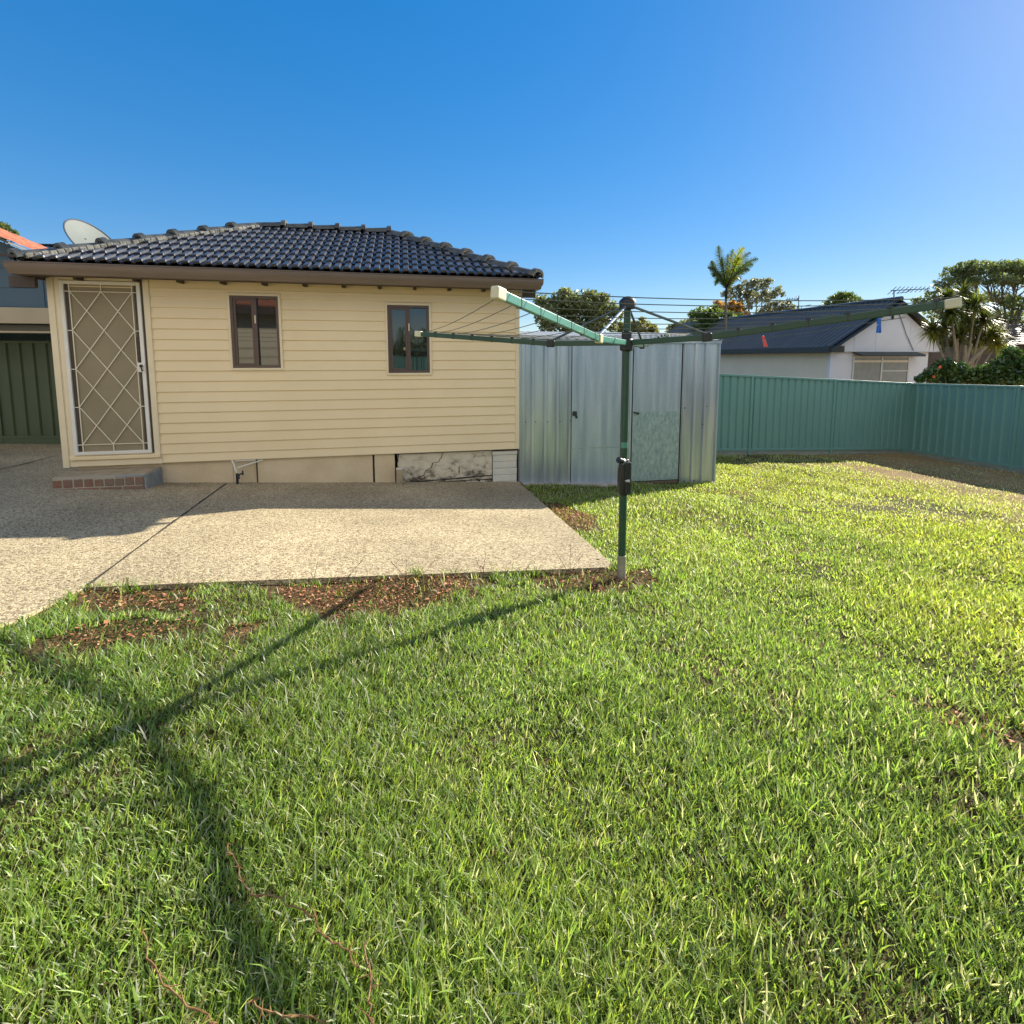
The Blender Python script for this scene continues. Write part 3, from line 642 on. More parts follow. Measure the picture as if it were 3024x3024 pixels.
MB().box(-.02, 3.13, -.035, .0, SZ - .045, SZ + .006).build('eave_flashing', M_galv, SH, .003)
SLABP = [(.0, -.16), (1.62, -.13), (1.75, .06), (3.2, .10), (3.2, 2.1), (-.02, 2.1)]
mb = MB(); bpy.context.view_layer.update()
wp = [SH.matrix_world @ Vector((x_, y_, 0)) for x_, y_ in SLABP]
vs = [(w_.x, w_.y, g(w_.x, w_.y) - .008) for w_ in wp]; n = len(vs); vs += [(x_, y_, z_ - .15) for x_, y_, z_ in vs]
sl_ = MB().add(vs, [tuple(range(n)), tuple(range(n, 2 * n))[::-1]] + [(i, i + n, (i + 1) % n + n, (i + 1) % n) for i in range(n)]).build('concrete_slab', M_slab)
tag(sl_, 'grey concrete slab under the steel shed', 'slab', kind='structure')
SHEDP = [(w_.x, w_.y) for w_ in wp]

# ------------------------------------------------------------------ steel fences
def fence(name, A, B, zA, zB, hA, hB, label, m=M_fence, panel=2.365, group=None, plinth=True, flip=1):
    "A, B ground ends (x,y); zA,zB foot heights; hA,hB top heights; panels raked along the slope"
    A, B = Vector((*A, 0)), Vector((*B, 0)); L = (B - A).length; E = empty(name, (A.x, A.y, 0), math.atan2(B.y - A.y, B.x - A.x)); tag(E, label, 'fence', group)
    n = max(1, round(L / panel)); st = L / n; zb = lambda x: zA + (zB - zA) * x / L; zt = lambda x: hA + (hB - hA) * x / L
    for i in range(n):
        xa, xb = i * st + .028, (i + 1) * st - .028; mb = MB(); pts = []; k = 12; w_ = (xb - xa) / k
        for j in range(k):
            x_ = xa + j * w_; pts += [(x_, 0), (x_ + w_ * .62, 0), (x_ + w_ * .72, .032), (x_ + w_ * .90, .032)]
        pts.append((xb, 0)); nn = len(pts)
        vs = [(x_, flip * y_, zb(x_) + .10) for x_, y_ in pts] + [(x_, flip * y_, zt(x_) - .03) for x_, y_ in pts]
        mb.add(vs, [(q, q + 1, q + 1 + nn, q + nn) for q in range(nn - 1)]); mb.build('panel', m, E)
        for (za, zb_, hh) in ((zt(xa) - .022, zt(xb) - .022, .045), (zb(xa) + .105, zb(xb) + .105, .05)):
            MB().bar((xa, 0.006 * flip, za), (xb, .006 * flip, zb_), .055, hh).build('rail', m, E, .003)
        MB().bar((xa, .012 * flip, zb(xa) + .03), (xb, .012 * flip, zb(xb) + .03), .03, .135).build('plinth', M_plinth if plinth else m, E)
    for i in range(n + 1):
        x_ = i * st; MB().box(x_ - .030, x_ + .030, -.034, .034, zb(x_) - .2, zt(x_) + .004).build('post', m, E, .003)
    return E
FC = (9.92, 12.36); fd = (-.962, -.273); FL = (FC[0] + fd[0] * 14.19, FC[1] + fd[1] * 14.19)
fence('back_fence', FC, FL, -.86, g(*FL) - .02, .918, 1.62, 'long green steel fence behind the shed, in front of the white gable house', flip=-1)
sd = (.1365, -.9906); FS = (FC[0] + sd[0] * 18.92, FC[1] + sd[1] * 18.92)
fence('side_fence', (FC[0] + .035, FC[1] - .04), FS, -.87, g(*FS), .912, 1.42, 'green steel fence along the right side of the lawn, below the flowering shrub', flip=-1)
fence('rear_fence', (11.0, -7.6), (-3.2, -9.6), g(11, -7.6), g(-3.2, -9.6), 1.35, 1.95, 'green steel fence at the rear end of the yard, mirrored in the window', flip=-1)
fence('carport_fence', (-16.5, 7.30), (-1.9, 10.34), g(-14, 7.3) + .02, g(-1.9, 10.3) + .10, 1.86, 1.83, 'dark green steel fence in the shade of the carport beam', m=M_fencedk, plinth=False, flip=-1)  # right end runs on unseen behind the cottage to block a strip of sun

# carport beam at the left
cb0, cb1 = at(-420, 905, 7.75), at(185, 918, 8.32)
CB = empty('carport_beam', (-8.3, 8.25, g(-8.3, 8.25))); tag(CB, 'beige carport beam above the dark green fence at the left edge', 'beam'); bz = CB.location
rel = lambda v: Vector(v) - bz
p0, p1 = Vector((-13.5, 7.05, 2.235)), Vector((-6.6, 8.5, 2.225))
MB().bar(rel(p0), rel(p1), .05, .255).build('fascia', M_beige, CB, .005)
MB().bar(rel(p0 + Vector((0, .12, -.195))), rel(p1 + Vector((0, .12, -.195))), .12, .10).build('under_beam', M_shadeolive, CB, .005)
MB().bar(rel(p0 + Vector((0, .08, -.262))), rel(p1 + Vector((0, .08, -.262))), .06, .035).build('lower_rail', M_beige, CB, .004)
cv = MB(); q0, q1 = rel(p0 + Vector((0, .04, .09))), rel(p1 + Vector((0, .04, .09))); bk = Vector((-.95, 4.2, .12))  # roof sheet carried far back, unseen, to darken the space under the carport
cv.add([q0, q1, q1 + bk, q0 + bk, q0 + Vector((0, 0, .02)), q1 + Vector((0, 0, .02)), q1 + bk + Vector((0, 0, .02)), q0 + bk + Vector((0, 0, .02))], [(0, 1, 2, 3), (7, 6, 5, 4), (0, 4, 5, 1), (1, 5, 6, 2), (2, 6, 7, 3), (3, 7, 4, 0)]); cv.build('roof_sheet', M_nroof, CB)
for t_ in (.02, .55): 
    pp = p0.lerp(p1, t_); MB().box(pp.x - bz.x - .045, pp.x - bz.x + .045, pp.y - bz.y + .06, pp.y - bz.y + .15, g(pp.x, pp.y) - bz.z, 2.0 - bz.z).build('post', M_fencedk, CB, .004)

# ------------------------------------------------------------------ terracotta roofed house at the left
_e = at(168, 768, 10.4); _r = math.atan(.215)
LH = empty('terracotta_house', (_e.x - math.sin(_r) * .55, _e.y + math.cos(_r) * .55, 0), _r); tag(LH, 'blue grey house with an orange terracotta roof at the left edge', 'house')
lw, ld = 7.5, .95; ez = _e.z
MB().box(-lw, -.35, 0, ld, -.3, ez - .04).build('wall', M_bluewall, LH)
MB().box(-.349, 3.2, .02, 5, -.3, 3.42).build('wing_wall', M_bluewall, LH); MB().box(-.34, 3.3, .01, 5.1, 3.43, 3.50).build('wing_roof', M_dkbrown, LH)
mb = MB()
for z_ in (2.62, 3.02, 3.42): mb.box(-lw, -.348, -.012, -.001, z_, z_ + .02)
mb.box(-.72, -.60, -.02, -.001, -.2, ez - .06); mb.build('wall_battens', M_bluewall, LH)
rp = R(24); rw = lw / 2; mb = MB()
def terr(o, u, inn, length, slope):
    o, u, inn = Vector(o), Vector(u), Vector(inn); v = inn * math.cos(rp) + Vector((0, 0, 1)) * math.sin(rp); nn_ = inn * -math.sin(rp) + Vector((0, 0, 1)) * math.cos(rp)
    C = 12; cl = slope / C; K = int(length / .2)
    for c in range(C):
        r0 = []; r1 = []
        for k in range(K * 4 + 1):
            x_ = length * k / (K * 4); h_ = .025 * abs(math.sin(k * math.pi / 4))
            r0.append(o + u * x_ + v * c * cl + nn_ * (h_ + .014)); r1.append(o + u * x_ + v * (c + 1) * cl + nn_ * h_)
        n = len(r0); mb.add(r0 + r1, [(i, i + 1, i + 1 + n, i + n) for i in range(n - 1)])
        if c: mb.add(last + r0, [(i, i + 1, i + 1 + n, i + n) for i in range(n - 1)])
        last = r1
terr((.0, -.55, ez), (0, 1, 0), (-1, 0, 0), ld + 1, (rw + .3) / math.cos(rp)); terr((-lw - .3, ld + .45, ez), (0, -1, 0), (1, 0, 0), ld + 1, (rw + .3) / math.cos(rp))
mb.build('roof', M_terr, LH); rfo = LH.children[-1]
ap = (-rw - .15, ez + (rw + .15) * math.tan(rp))
MB().prism([(-lw - .1, ez - .06), (-.2, ez - .06), (ap[0], ap[1] - .16)], -.01, .06).build('gable', M_bluewall, LH)
for x_, s_ in ((0, 1), (-lw - .3, -1)):
    q_ = Vector((x_, -.54, ez - .05)).lerp(Vector((ap[0], -.54, ap[1] - .05)), .20)
    MB().bar((x_, -.54, ez - .05), q_, .03, .14, (0, 1, 0)).build('verge_board', M_white, LH); MB().bar(q_, (ap[0], -.54, ap[1] - .05), .03, .15, (0, 1, 0)).build('verge_board', M_dkbrown, LH)
MB().box(-.02, .03, -.54, ld, ez - .10, ez + .015).build('gutter', M_white, LH, .006)
MB().box(-.34, -.02, -.5, ld, ez - .12, ez - .09).build('soffit', M_dkbrown, LH)
mb = MB(); mb.tube([(ap[0], -.56, ap[1] + .05), (ap[0], ld + .4, ap[1] + .05)], .1, 10); mb.build('ridge_caps', M_terr, rfo)
bpy.context.view_layer.update(); _i = LH.matrix_world.inverted()
MB().bar(_i @ at(60, 760, 9.7), _i @ at(88, 770, 9.9), .03, .07).build('porch_fascia', M_white, LH); MB().bar(_i @ at(0, 752, 9.75), _i @ at(110, 762, 10.0), .03, .05).build('porch_edge', M_dkbrown, LH)

# ------------------------------------------------------------------ white gabled neighbour house
NH = empty('gabled_house', (12.82, 20.0, 0), math.atan(.215)); tag(NH, 'white gabled house with a charcoal ribbed roof beyond the green fence', 'house')
nl = 16.0; nb = -1.4; GA = (2.92, 3.84); GL, GR = (-.42, 1.80), (6.12, 1.86)
MB().box(0, 4.9, 0, .12, nb, 1.80).build('front_wall', M_nwall, NH)
MB().box(0, .12, .121, nl, nb, 1.80).build('side_wall', M_nside, NH)
MB().box(4.78, 4.9, .121, nl, nb, 1.80).box(.121, 4.779, nl - .1, nl, nb, 1.8).build('rear_walls', M_nwall, NH)
MB().prism([(.02, 1.79), (5.75, 1.79), (GA[0], 3.70)], -.10, -.02).build('gable', M_nwall, NH)
gb = NH.children[-1]
MB().box(.02, 5.75, -.115, -.02, 1.765, 1.789).build('gable_edge', M_alu, NH)
mb = MB()
for x_ in (1.0, 2.05, 3.75, 4.8):
    zt_ = 1.79 + (3.70 - 1.79) * (x_ - .02) / (GA[0] - .02) if x_ < GA[0] else 1.79 + (3.70 - 1.79) * (5.75 - x_) / (5.75 - GA[0])
    mb.box(x_ - .02, x_ + .02, -.112, -.101, 1.79, zt_ - .03)
mb.build('cover_strip', M_nwall, gb)
MB().tube([(3.05, -.125, 3.35), (3.3, -.13, 2.9), (3.5, -.13, 2.5), (3.7, -.13, 2.2), (3.95, -.13, 1.82)], .012, 6).build('cable', M_ntrim, NH)
MB().box(2.72, 2.80, -.16, -.101, 3.10, 3.38).build('bracket', M_ntrim, NH, .01)
def nroof(P, Q, up):
    P, Q = Vector(P), Vector(Q); mb = MB(); pts = []; k = int(nl / .25); nn_ = Vector((-(Q.z - P.z), 0, Q.x - P.x)).normalized()
    if nn_.z < 0: nn_ = -nn_
    w_ = (nl + .5) / k
    for j in range(k):
        y_ = -.30 + j * w_; pts += [(y_, 0), (y_ + w_ * .50, 0), (y_ + w_ * .62, .05), (y_ + w_ * .85, .05)]
    n = len(pts); vs = [P + Vector((0, y_, 0)) + nn_ * h_ for y_, h_ in pts] + [Q + Vector((0, y_, 0)) + nn_ * h_ for y_, h_ in pts]
    return mb.add(vs, [(i, i + 1, i + 1 + n, i + n) for i in range(n - 1)])
nroof((GL[0], 0, GL[1] + .12), (GA[0], 0, GA[1] + .05), 1).build('roof', M_nroof, NH); nr_ = NH.children[-1]
nroof((GR[0], 0, GR[1] + .12), (GA[0], 0, GA[1] + .05), 1).build('roof', M_nroof, NH)
MB().tube([(GA[0], -.32, GA[1] + .07), (GA[0], nl + .2, GA[1] + .07)], .10, 8).build('ridge_cap', M_nroof, nr_)
for e_ in (GL, GR):
    MB().bar((e_[0], -.30, e_[1] - .0), (GA[0], -.30, GA[1] - .09), .05, .30, (0, 1, 0)).build('bargeboard', M_ntrim, NH, .005)
MB().box(GL[0] - .06, GL[0] + .02, -.30, nl, GL[1] - .08, GL[1] + .16).build('gutter', M_ntrim, NH, .01)
MB().box(GR[0] - .02, GR[0] + .06, -.30, nl, GR[1] - .08, GR[1] + .16).build('gutter', M_ntrim, NH, .01)
MB().box(GL[0], .36, -.28, -.12, GL[1] - .06, GL[1] + .20).build('boxed_eave', M_ntrim, NH, .005); MB().box(5.4, GR[0], -.28, -.12, GR[1] - .12, GR[1] + .14).build('boxed_eave', M_ntrim, NH, .005)
MB().box(GL[0], .0, -.1, nl, 1.78, 1.80).build('soffit', M_ntrim, NH)
MB().box(4.95, 7.4, .9, 1.0, nb, 1.80).build('porch_shade', M_dkbrown, NH)  # dark sheet: the shade inside the open porch, put into colour
wf = MB(); a, b, z0, z1 = 1.07, 3.92, .35, 1.62
wf.box(a, a + .07, -.03, .05, z0, z1).box(b - .07, b, -.03, .05, z0, z1).box(a, b, -.03, .05, z0 - .07, z0).box(a + .07, b - .07, -.03, .05, z1 - .07, z1).box(2.48, 2.56, -.03, .05, z0, z1 - .07).box(2.561, b - .07, -.025, .04, .96, 1.01)
wo = wf.build('window', M_alu, NH, .005)
MB().box(a + .071, 2.479, -.008, -.002, z0, z1 - .07).build('pane', M_blind, wo); MB().box(2.561, b - .071, -.008, -.002, z0, z1 - .07).build('pane', M_blind, wo)
MB().box(a + .071, 2.478, -.020, -.009, 1.34, 1.43).box(2.562, b - .071, -.020, -.009, 1.34, 1.43).build('blind_rail', M_white, wo)
aw = MB(); aw.add([(a - .06, -.02, 1.78), (b + .32, -.02, 1.78), (b + .32, -.42, 1.66), (a - .06, -.42, 1.66), (a - .06, -.02, 1.72), (b + .32, -.02, 1.72), (b + .32, -.42, 1.58), (a - .06, -.42, 1.58)], [(0, 1, 2, 3), (7, 6, 5, 4), (0, 3, 7, 4), (1, 5, 6, 2), (3, 2, 6, 7), (0, 4, 5, 1)])
aw.build('awning', M_ntrim, NH, .005)

# dark brown house farther right
DH = empty('brown_roofed_house', at(3010, 1060, 25) * 1.0); DH.location.z = -1.2; tag(DH, 'dark brown tiled house behind the spiky tree at the right edge', 'house')
tz = at(3000, 990, 25).z + 1.2
MB().box(-5.0, 8, 0, 6, 0, tz - .45).build('wall', M_dkbrown, DH)
mb = MB(); 
for i in range(9):
    y0_, y1_ = -.4 + i * .36, -.4 + (i + 1) * .36; zz0, zz1 = tz - .45 + i * .13, tz - .45 + (i + 1) * .13
    mb.add([(-1.6 + i * .3, y0_, zz0 + .05), (8.4, y0_, zz0 + .05), (8.4, y1_, zz1), (-1.6 + (i + 1) * .3, y1_, zz1), (-1.6 + i * .3, y0_, zz0), (8.4, y0_, zz0)], [(0, 1, 2, 3), (4, 5, 1, 0)])
mb.add([(-1.6, -.4, tz - .45), (1.1, 2.84, tz + .72), (1.1, 6.4, tz + .72), (-1.6, 6.4, tz - .45)], [(0, 1, 2, 3)])
mb.build('roof', M_dkbrown, DH)
# house far behind the shed: a sliver of pale roof and wall
FH = empty('distant_house', at(2060, 1010, 30)); FH.location.z = -1.3; tag(FH, 'distant house with a pale grey roof glimpsed over the shed', 'house')
fz = at(2060, 985, 30).z + 1.3
MB().box(-3, 5, 0, 5, 0, fz - .5).build('wall', M_nside, FH)
MB().add([(-3.4, -.4, fz - .55), (5.4, -.4, fz - .55), (4, 2.5, fz + .15), (-2, 2.5, fz + .15), (-3.4, 5.4, fz - .55), (5.4, 5.4, fz - .55)], [(0, 1, 2, 3), (5, 4, 3, 2), (4, 0, 3), (1, 5, 2)]).build('roof', M_slab, FH)

# antennas
def yagi(name, foot, top, boom_a, boom_b, els, label, el_dir, el_len, mat_=M_ant, r=.014, extra=None):
    E = empty(name, foot); tag(E, label, 'antenna', 'television antennas'); f = Vector(foot)
    MB().tube([(0, 0, 0), Vector(top) - f], r * 1.3, 6).build('mast', mat_, E)
    a, b = Vector(boom_a) - f, Vector(boom_b) - f
    MB().tube([a, b], r, 6).build('boom', mat_, E)
    mb = MB(); ed = Vector(el_dir).normalized()
    for i in range(els):
        t = (i + .3) / els; c_ = a.lerp(b, t); l = el_len * (1 - .45 * t); mb.tube([c_ - ed * l / 2, c_ + ed * l / 2], r * .75, 5)
    if extra: extra(mb, f)
    mb.build('elements', mat_, E); return E
yg = 19.5
yagi('tv_antenna', at(2640, 896, yg + .7), at(2640, 857, yg + .7), at(2631, 858, yg + .7), at(2746, 853, yg + .5), 9, 'tall comb antenna on the ridge of the white gabled house', (.45, -.6, .75), .42, r=.016,
     extra=lambda mb, f: mb.tube([at(2650, 866, yg + .6) - f, at(2680, 862, yg + .6) - f, at(2690, 856, yg + .6) - f], .012, 5))
yagi('tv_antenna', at(2358, 945, 34), at(2359, 873, 34), at(2322, 884, 34), at(2360, 883, 34), 5, 'small antenna standing between the palm and the round tree', (.2, .2, 1), .30, r=.022,
     extra=lambda mb, f: [mb.tube([at(2322, 890, 34) - f, at(2358, 885, 34) - f], .018, 5), mb.tube([at(2350, 874, 34) - f, at(2364, 890, 34) - f], .022, 5), mb.tube([at(2367, 925, 34) - f, at(2367, 905, 34) - f, at(2395, 900, 34) - f], .022, 5)])
yagi('tv_antenna', at(158, 760, 16), at(158, 727, 16), at(150, 730, 16), at(194, 726, 16), 7, 'flat comb antenna between the terracotta roof and the satellite dish', (1, .35, -.15), 1.0, r=.016,
     extra=lambda mb, f: [mb.tube([at(118, 725 + 3 * i, 16) - f, at(150, 729 + 3 * i, 16) - f], .012, 5) for i in range(3)])

# ------------------------------------------------------------------ rotary clothesline
HB = Vector((.78, 3.39, g(.78, 3.39) - .03)); HO = empty('rotary_clothesline', HB); tag(HO, 'dark green rotary clothesline with four arms standing on the lawn', 'clothesline')
Zr = lambda z: z - HB.z
MB().lathe([(.031, -.05), (.031, Zr(.150)), (.029, Zr(.152))], 20).build('ground_socket', M_socket, HO, smooth=True)
MB().lathe([(.0275, Zr(.14)), (.0275, Zr(.62))], 20).build('lower_pole', M_green, HO, smooth=True)
MB().lathe([(.0235, Zr(.60)), (.0235, Zr(1.90))], 20).build('upper_pole', M_green, HO, smooth=True)
MB().lathe([(.0255, Zr(.925)), (.0255, Zr(.965))], 20).build('label_band', M_armgreen, HO, smooth=True)
wb = MB(); wb.lathe([(.033, Zr(.592)), (.040, Zr(.62)), (.043, Zr(.70)), (.042, Zr(.76)), (.036, Zr(.80)), (.034, Zr(.845))], 16); wb.bar((0.02, -.03, Zr(.61)), (.02, -.03, Zr(.83)), .04, .05, (0, 1, 0)); 
wo_ = wb.build('winder_housing', M_black, HO, .004, smooth=True)
MB().tube([(.005, -.043, Zr(.70)), (.03, -.058, Zr(.705))], .012, 10).build('pinion', M_alu, wo_, smooth=True)
MB().tube([(-.02, -.03, Zr(.835)), (-.05, -.055, Zr(.85))], .021, 12).build('crank_knob', M_black, wo_, smooth=True); MB().tube([(-.008, -.022, Zr(.83)), (-.022, -.032, Zr(.836))], .023, 12).build('crank_collar', M_alu, wo_, smooth=True)
MB().lathe([(.030, Zr(1.59)), (.046, Zr(1.60)), (.046, Zr(1.665)), (.036, Zr(1.675)), (.034, Zr(1.72)), (.026, Zr(1.725))], 20).build('hub', M_black, HO, smooth=True)
MB().lathe([(.028, Zr(1.872)), (.055, Zr(1.876)), (.057, Zr(1.925)), (.050, Zr(1.935)), (.026, Zr(1.955)), (.012, Zr(1.958))], 20).build('head_cap', M_black, HO, smooth=True)
ARMS = [(-118, .598, 1.655, 1.793, 1.782), (-34, .52, 1.672, 1.69, 1.815), (64, .53, 1.640, 1.80, 1.760), (152, .563, 1.648, 1.806, 1.749)]
def armpt(a, r):
    ang, kr, kz, tr_, tz_ = a; z = 1.648 + (kz - 1.648) * r / kr if r < kr else kz + (tz_ - kz) * (r - kr) / (tr_ - kr)
    return Vector((math.cos(R(ang)) * r, math.sin(R(ang)) * r, Zr(z)))
for a in ARMS:
    ang, kr, kz, tr_, tz_ = a; side = Vector((-math.sin(R(ang)), math.cos(R(ang)), 0))
    mb = MB(); mb.bar(armpt(a, .03), armpt(a, kr + .01), .024, .036); mb.bar(armpt(a, kr - .01), armpt(a, tr_ - .05), .023, .038)
    ao = mb.build('arm', M_armgreen if ang == -118 else M_green, HO, .004)  # near arm in a lighter green: its sunlit look is put into the colour
    for r_ in (.70, .88, 1.06, 1.24, 1.42, 1.60):
        c_ = armpt(a, r_); cl = MB(); cl.bar(c_ - side * .008 + Vector((0, 0, .026)), c_ + side * .008 + Vector((0, 0, .021)), .025, .012)
        cl.bar(c_ + Vector((0, 0, -.0205)), c_ + Vector((0, 0, .0205)), .0045, .0255, side); cl.build('line_clip', M_black, ao)
    MB().bar(armpt(a, tr_ - .06), armpt(a, tr_ + .005), .034, .047).build('end_cap', M_capcream, ao, .006)
    br_ = MB(); br_.bar(armpt(a, kr - .028), armpt(a, kr + .028), .036, .052); br_.build('knee_bracket', M_capcream if ang == -118 else M_black, ao, .006)
    top_ = Vector((math.cos(R(ang)) * .045, math.sin(R(ang)) * .045, Zr(1.885)))
    MB().tube([top_, armpt(a, kr) + Vector((0, 0, .02))], .0085, 8).build('strut', M_lightsteel if ang in (-118, 62) else M_steel, HO, smooth=True)
LOOPS = (.66, .84, 1.02, 1.20, 1.38, 1.56, 1.70)
def linept(r, i, t, sag=.018):
    p, q = armpt(ARMS[i], r), armpt(ARMS[(i + 1) % 4], r); v = p.lerp(q, t); v.z += .024 - sag * 4 * t * (1 - t) * (r / 1.2); return v
for r_ in LOOPS:
    pts = [linept(r_, i, k / 8) for i in range(4) for k in range(8)]; pts.append(pts[0])
    MB().tube(pts, .0022, 5, cap=False).build('line', M_line, HO)
SLACK = [Vector(p_) - HB for p_ in ((2.105, 2.685, 1.762), (2.06, 2.81, 1.752), (1.93, 3.19, 1.712), (1.80, 3.57, 1.686), (1.69, 3.89, 1.680), (1.55, 4.29, 1.688), (1.44, 4.63, 1.715))]
MB().tube(SLACK, .0022, 5, cap=False).build('slack_line', M_line, HO)
def peg(name, m, p, d, label, tilt):
    E = empty(name, Vector(p) + HB); E.rotation_euler = (0, tilt, math.atan2(d.y, d.x)); tag(E, label, 'clothes peg', 'clothes pegs on the line')
    for s_ in (1, -1):
        mb = MB(); mb.add([(-.007, s_ * .0015, .014), (.007, s_ * .0015, .014), (.007, s_ * .0075, .016), (-.007, s_ * .0075, .016),
                           (-.007, s_ * .0012, -.03), (.007, s_ * .0012, -.03), (.007, s_ * .0085, -.03), (-.007, s_ * .0085, -.03),
                           (-.007, s_ * .006, -.066), (.007, s_ * .006, -.066), (.007, s_ * .013, -.066), (-.007, s_ * .013, -.066)],
                          [(3, 2, 1, 0), (0, 1, 5, 4), (1, 2, 6, 5), (2, 3, 7, 6), (3, 0, 4, 7), (4, 5, 9, 8), (5, 6, 10, 9), (6, 7, 11, 10), (7, 4, 8, 11), (8, 9, 10, 11)])
        mb.build('jaw', m, E, .0012)
    MB().tube([(0, -.010, -.022), (0, .010, -.022)], .004, 8).build('spring', M_alu, E)
peg('clothes_peg', M_red, SLACK[3], SLACK[4] - SLACK[2], 'coral red peg on the line in front of the ribbed roof', .35)
peg('clothes_peg', M_blue, SLACK[1], SLACK[2] - SLACK[0], 'blue peg on the line in front of the white gable', .05)

# ------------------------------------------------------------------ trees and plants
def leaves(centers, radii, n, size, name, m, parent, base, shell=.55, aspect=2.0, tintlo=(.55, .6, .5), tinthi=(1.5, 1.4, 1.2), cl=0.0, droop=0):
    "n leaf faces spread through ellipsoids, in small sprays; returns the crown mesh"
    C = np.array([list(c) for c in centers]) - np.array(list(base)); Rd = np.array([r if np.ndim(r) else (r, r, r) for r in radii], float)
    vol = (Rd.prod(1)) ** .75; pick = rng.choice(len(C), n, p=vol / vol.sum())
    d = rng.normal(size=(n, 3)); d /= np.linalg.norm(d, axis=1)[:, None]; rr = (shell + (1 - shell) * rng.random(n)) * np.where(rng.random(n) < .25, rng.random(n), 1)
    # sprays: pull leaves towards a few random twig ends so that gaps open between them
    ns = max(20, n // 22); sd_ = rng.normal(size=(ns, 3)); sd_ /= np.linalg.norm(sd_, axis=1)[:, None]; k = rng.integers(0, ns, n)
    d = d * (1 - cl) + sd_[k] * cl; d /= np.linalg.norm(d, axis=1)[:, None]
    P = C[pick] + d * rr[:, None] * Rd[pick]
    a = rng.normal(size=(n, 3)); a[:, 2] -= droop; a /= np.linalg.norm(a, axis=1)[:, None]; b = np.cross(a, rng.normal(size=(n, 3))); b /= np.linalg.norm(b, axis=1)[:, None]
    c = np.cross(a, b); s = size * (.6 + .8 * rng.random(n))[:, None]
    V = np.stack([P - a * s, P + b * s / aspect + c * s * .15, P + a * s, P - b * s / aspect + c * s * .15], 1).reshape(-1, 3)
    o = np.arange(n)[:, None] * 4; T = np.concatenate([o + [0, 1, 2], o + [0, 2, 3]])
    cell = vnoise(P[:, 0] + P[:, 2] * .7, P[:, 1] + P[:, 2] * .6, 1.6 / max(.2, Rd.mean()), 5)
    mix = np.clip(.5 * rng.random(n) + .7 * cell - .1, 0, 1)[:, None]
    t = np.array(tintlo) * (1 - mix) + np.array(tinthi) * mix
    tint = np.repeat(np.concatenate([t, np.ones((n, 1))], 1), 4, 0)
    return np_mesh(name, V, T, m, tint, parent)
def tree(name, label, foot, trunk_top, blobs, n, size, m, group=None, rt=.14, bark=M_bark, cat='tree', twigs=4, shell=.5, cl=.35, tl=(.55, .6, .5), th=(1.5, 1.4, 1.2), droop=.3, aspect=2.0):
    E = empty(name, foot); tag(E, label, cat, group); f = Vector(foot); tt = Vector(trunk_top) - f
    mb = MB(); mid = tt * .5 + Vector((random.uniform(-.1, .1), 0, 0)); mb.tube([(0, 0, -.3), mid, tt], [rt, rt * .8, rt * .6], 10)
    for c, r in blobs:
        c_ = Vector(c) - f; rad_ = max(r) if isinstance(r, (tuple, list)) else r
        m1 = tt.lerp(c_, .5) + Vector((random.uniform(-.2, .2), random.uniform(-.2, .2), -.12 * (c_ - tt).length))
        mb.tube([tt * .92, m1, c_], [rt * .5, rt * .33, rt * .15], 7)
        for _ in range(twigs):
            dv = Vector((random.gauss(0, 1), random.gauss(0, 1), random.gauss(.3, .8))).normalized(); rv_ = Vector(r) if isinstance(r, (tuple, list)) else Vector((r, r, r))
            e_ = c_ + Vector((dv.x * rv_.x, dv.y * rv_.y, dv.z * rv_.z)) * .85; s_ = m1.lerp(c_, random.uniform(.3, 1)); mb.tube([s_, s_.lerp(e_, .5) + Vector((0, 0, -.05 * rad_)), e_], [rt * .16, rt * .11, rt * .05], 5)
    mb.build('trunk', bark, E, smooth=True)
    blobs = list(blobs) + getattr(blobs, 'small', [])
    leaves([c for c, _ in blobs], [r for _, r in blobs], n, size, 'crown', m, E, f, shell=shell, cl=cl, tintlo=tl, tinthi=th, droop=droop, aspect=aspect)
    return E
def blobs_px(lst, Y, k=1460):
    out = []; small = []
    for (x, y, rx, ry) in lst:
        y_ = Y + random.uniform(-1, 1) * rx / k * Y * .6; c = at(x, y, y_); out.append((c, (rx / k * Y, rx / k * Y * .9, ry / k * Y)))
        for _ in range(5):
            t_ = random.uniform(-.5, 3.6); q_ = random.uniform(.28, .42); small.append((at(x + rx * math.cos(t_) * .95, y - ry * math.sin(t_) * .95, y_ + random.uniform(-.3, .3) * rx / k * Y), (rx * q_ / k * Y, rx * q_ / k * Y, ry * q_ * 1.2 / k * Y)))
    return Crown(out, small)
class Crown(list):
    def __init__(s, big, small): super().__init__(big); s.small = small
TG = 'trees beyond the fences'
def gp(x, Y): q = at(x, 1100, Y); return Vector((q.x, Y, g(q.x, Y) - .05))
tree('olive_tree', 'broad olive green tree rising above the shed roof beside the cottage', gp(1700, 20), at(1695, 1000, 20),
     blobs_px([(1640, 905, 52, 40), (1700, 900, 60, 42), (1765, 912, 55, 40), (1620, 955, 40, 30), (1690, 955, 60, 36), (1760, 958, 52, 34), (1725, 985, 60, 22), (1600, 925, 25, 22), (1815, 925, 22, 30)], 20), 9000, .085, M_leafolive, TG, shell=.35, cl=.3, th=(1.5, 1.5, 1.35))
tree('small_tree', 'little olive brown tree seen right behind the clothesline pole', gp(1880, 36), at(1880, 1010, 36), blobs_px([(1850, 970, 26, 20), (1895, 968, 32, 24), (1925, 980, 20, 16)], 36), 1500, .14, M_leafolive, TG, rt=.12, th=(1.6, 1.3, .9))
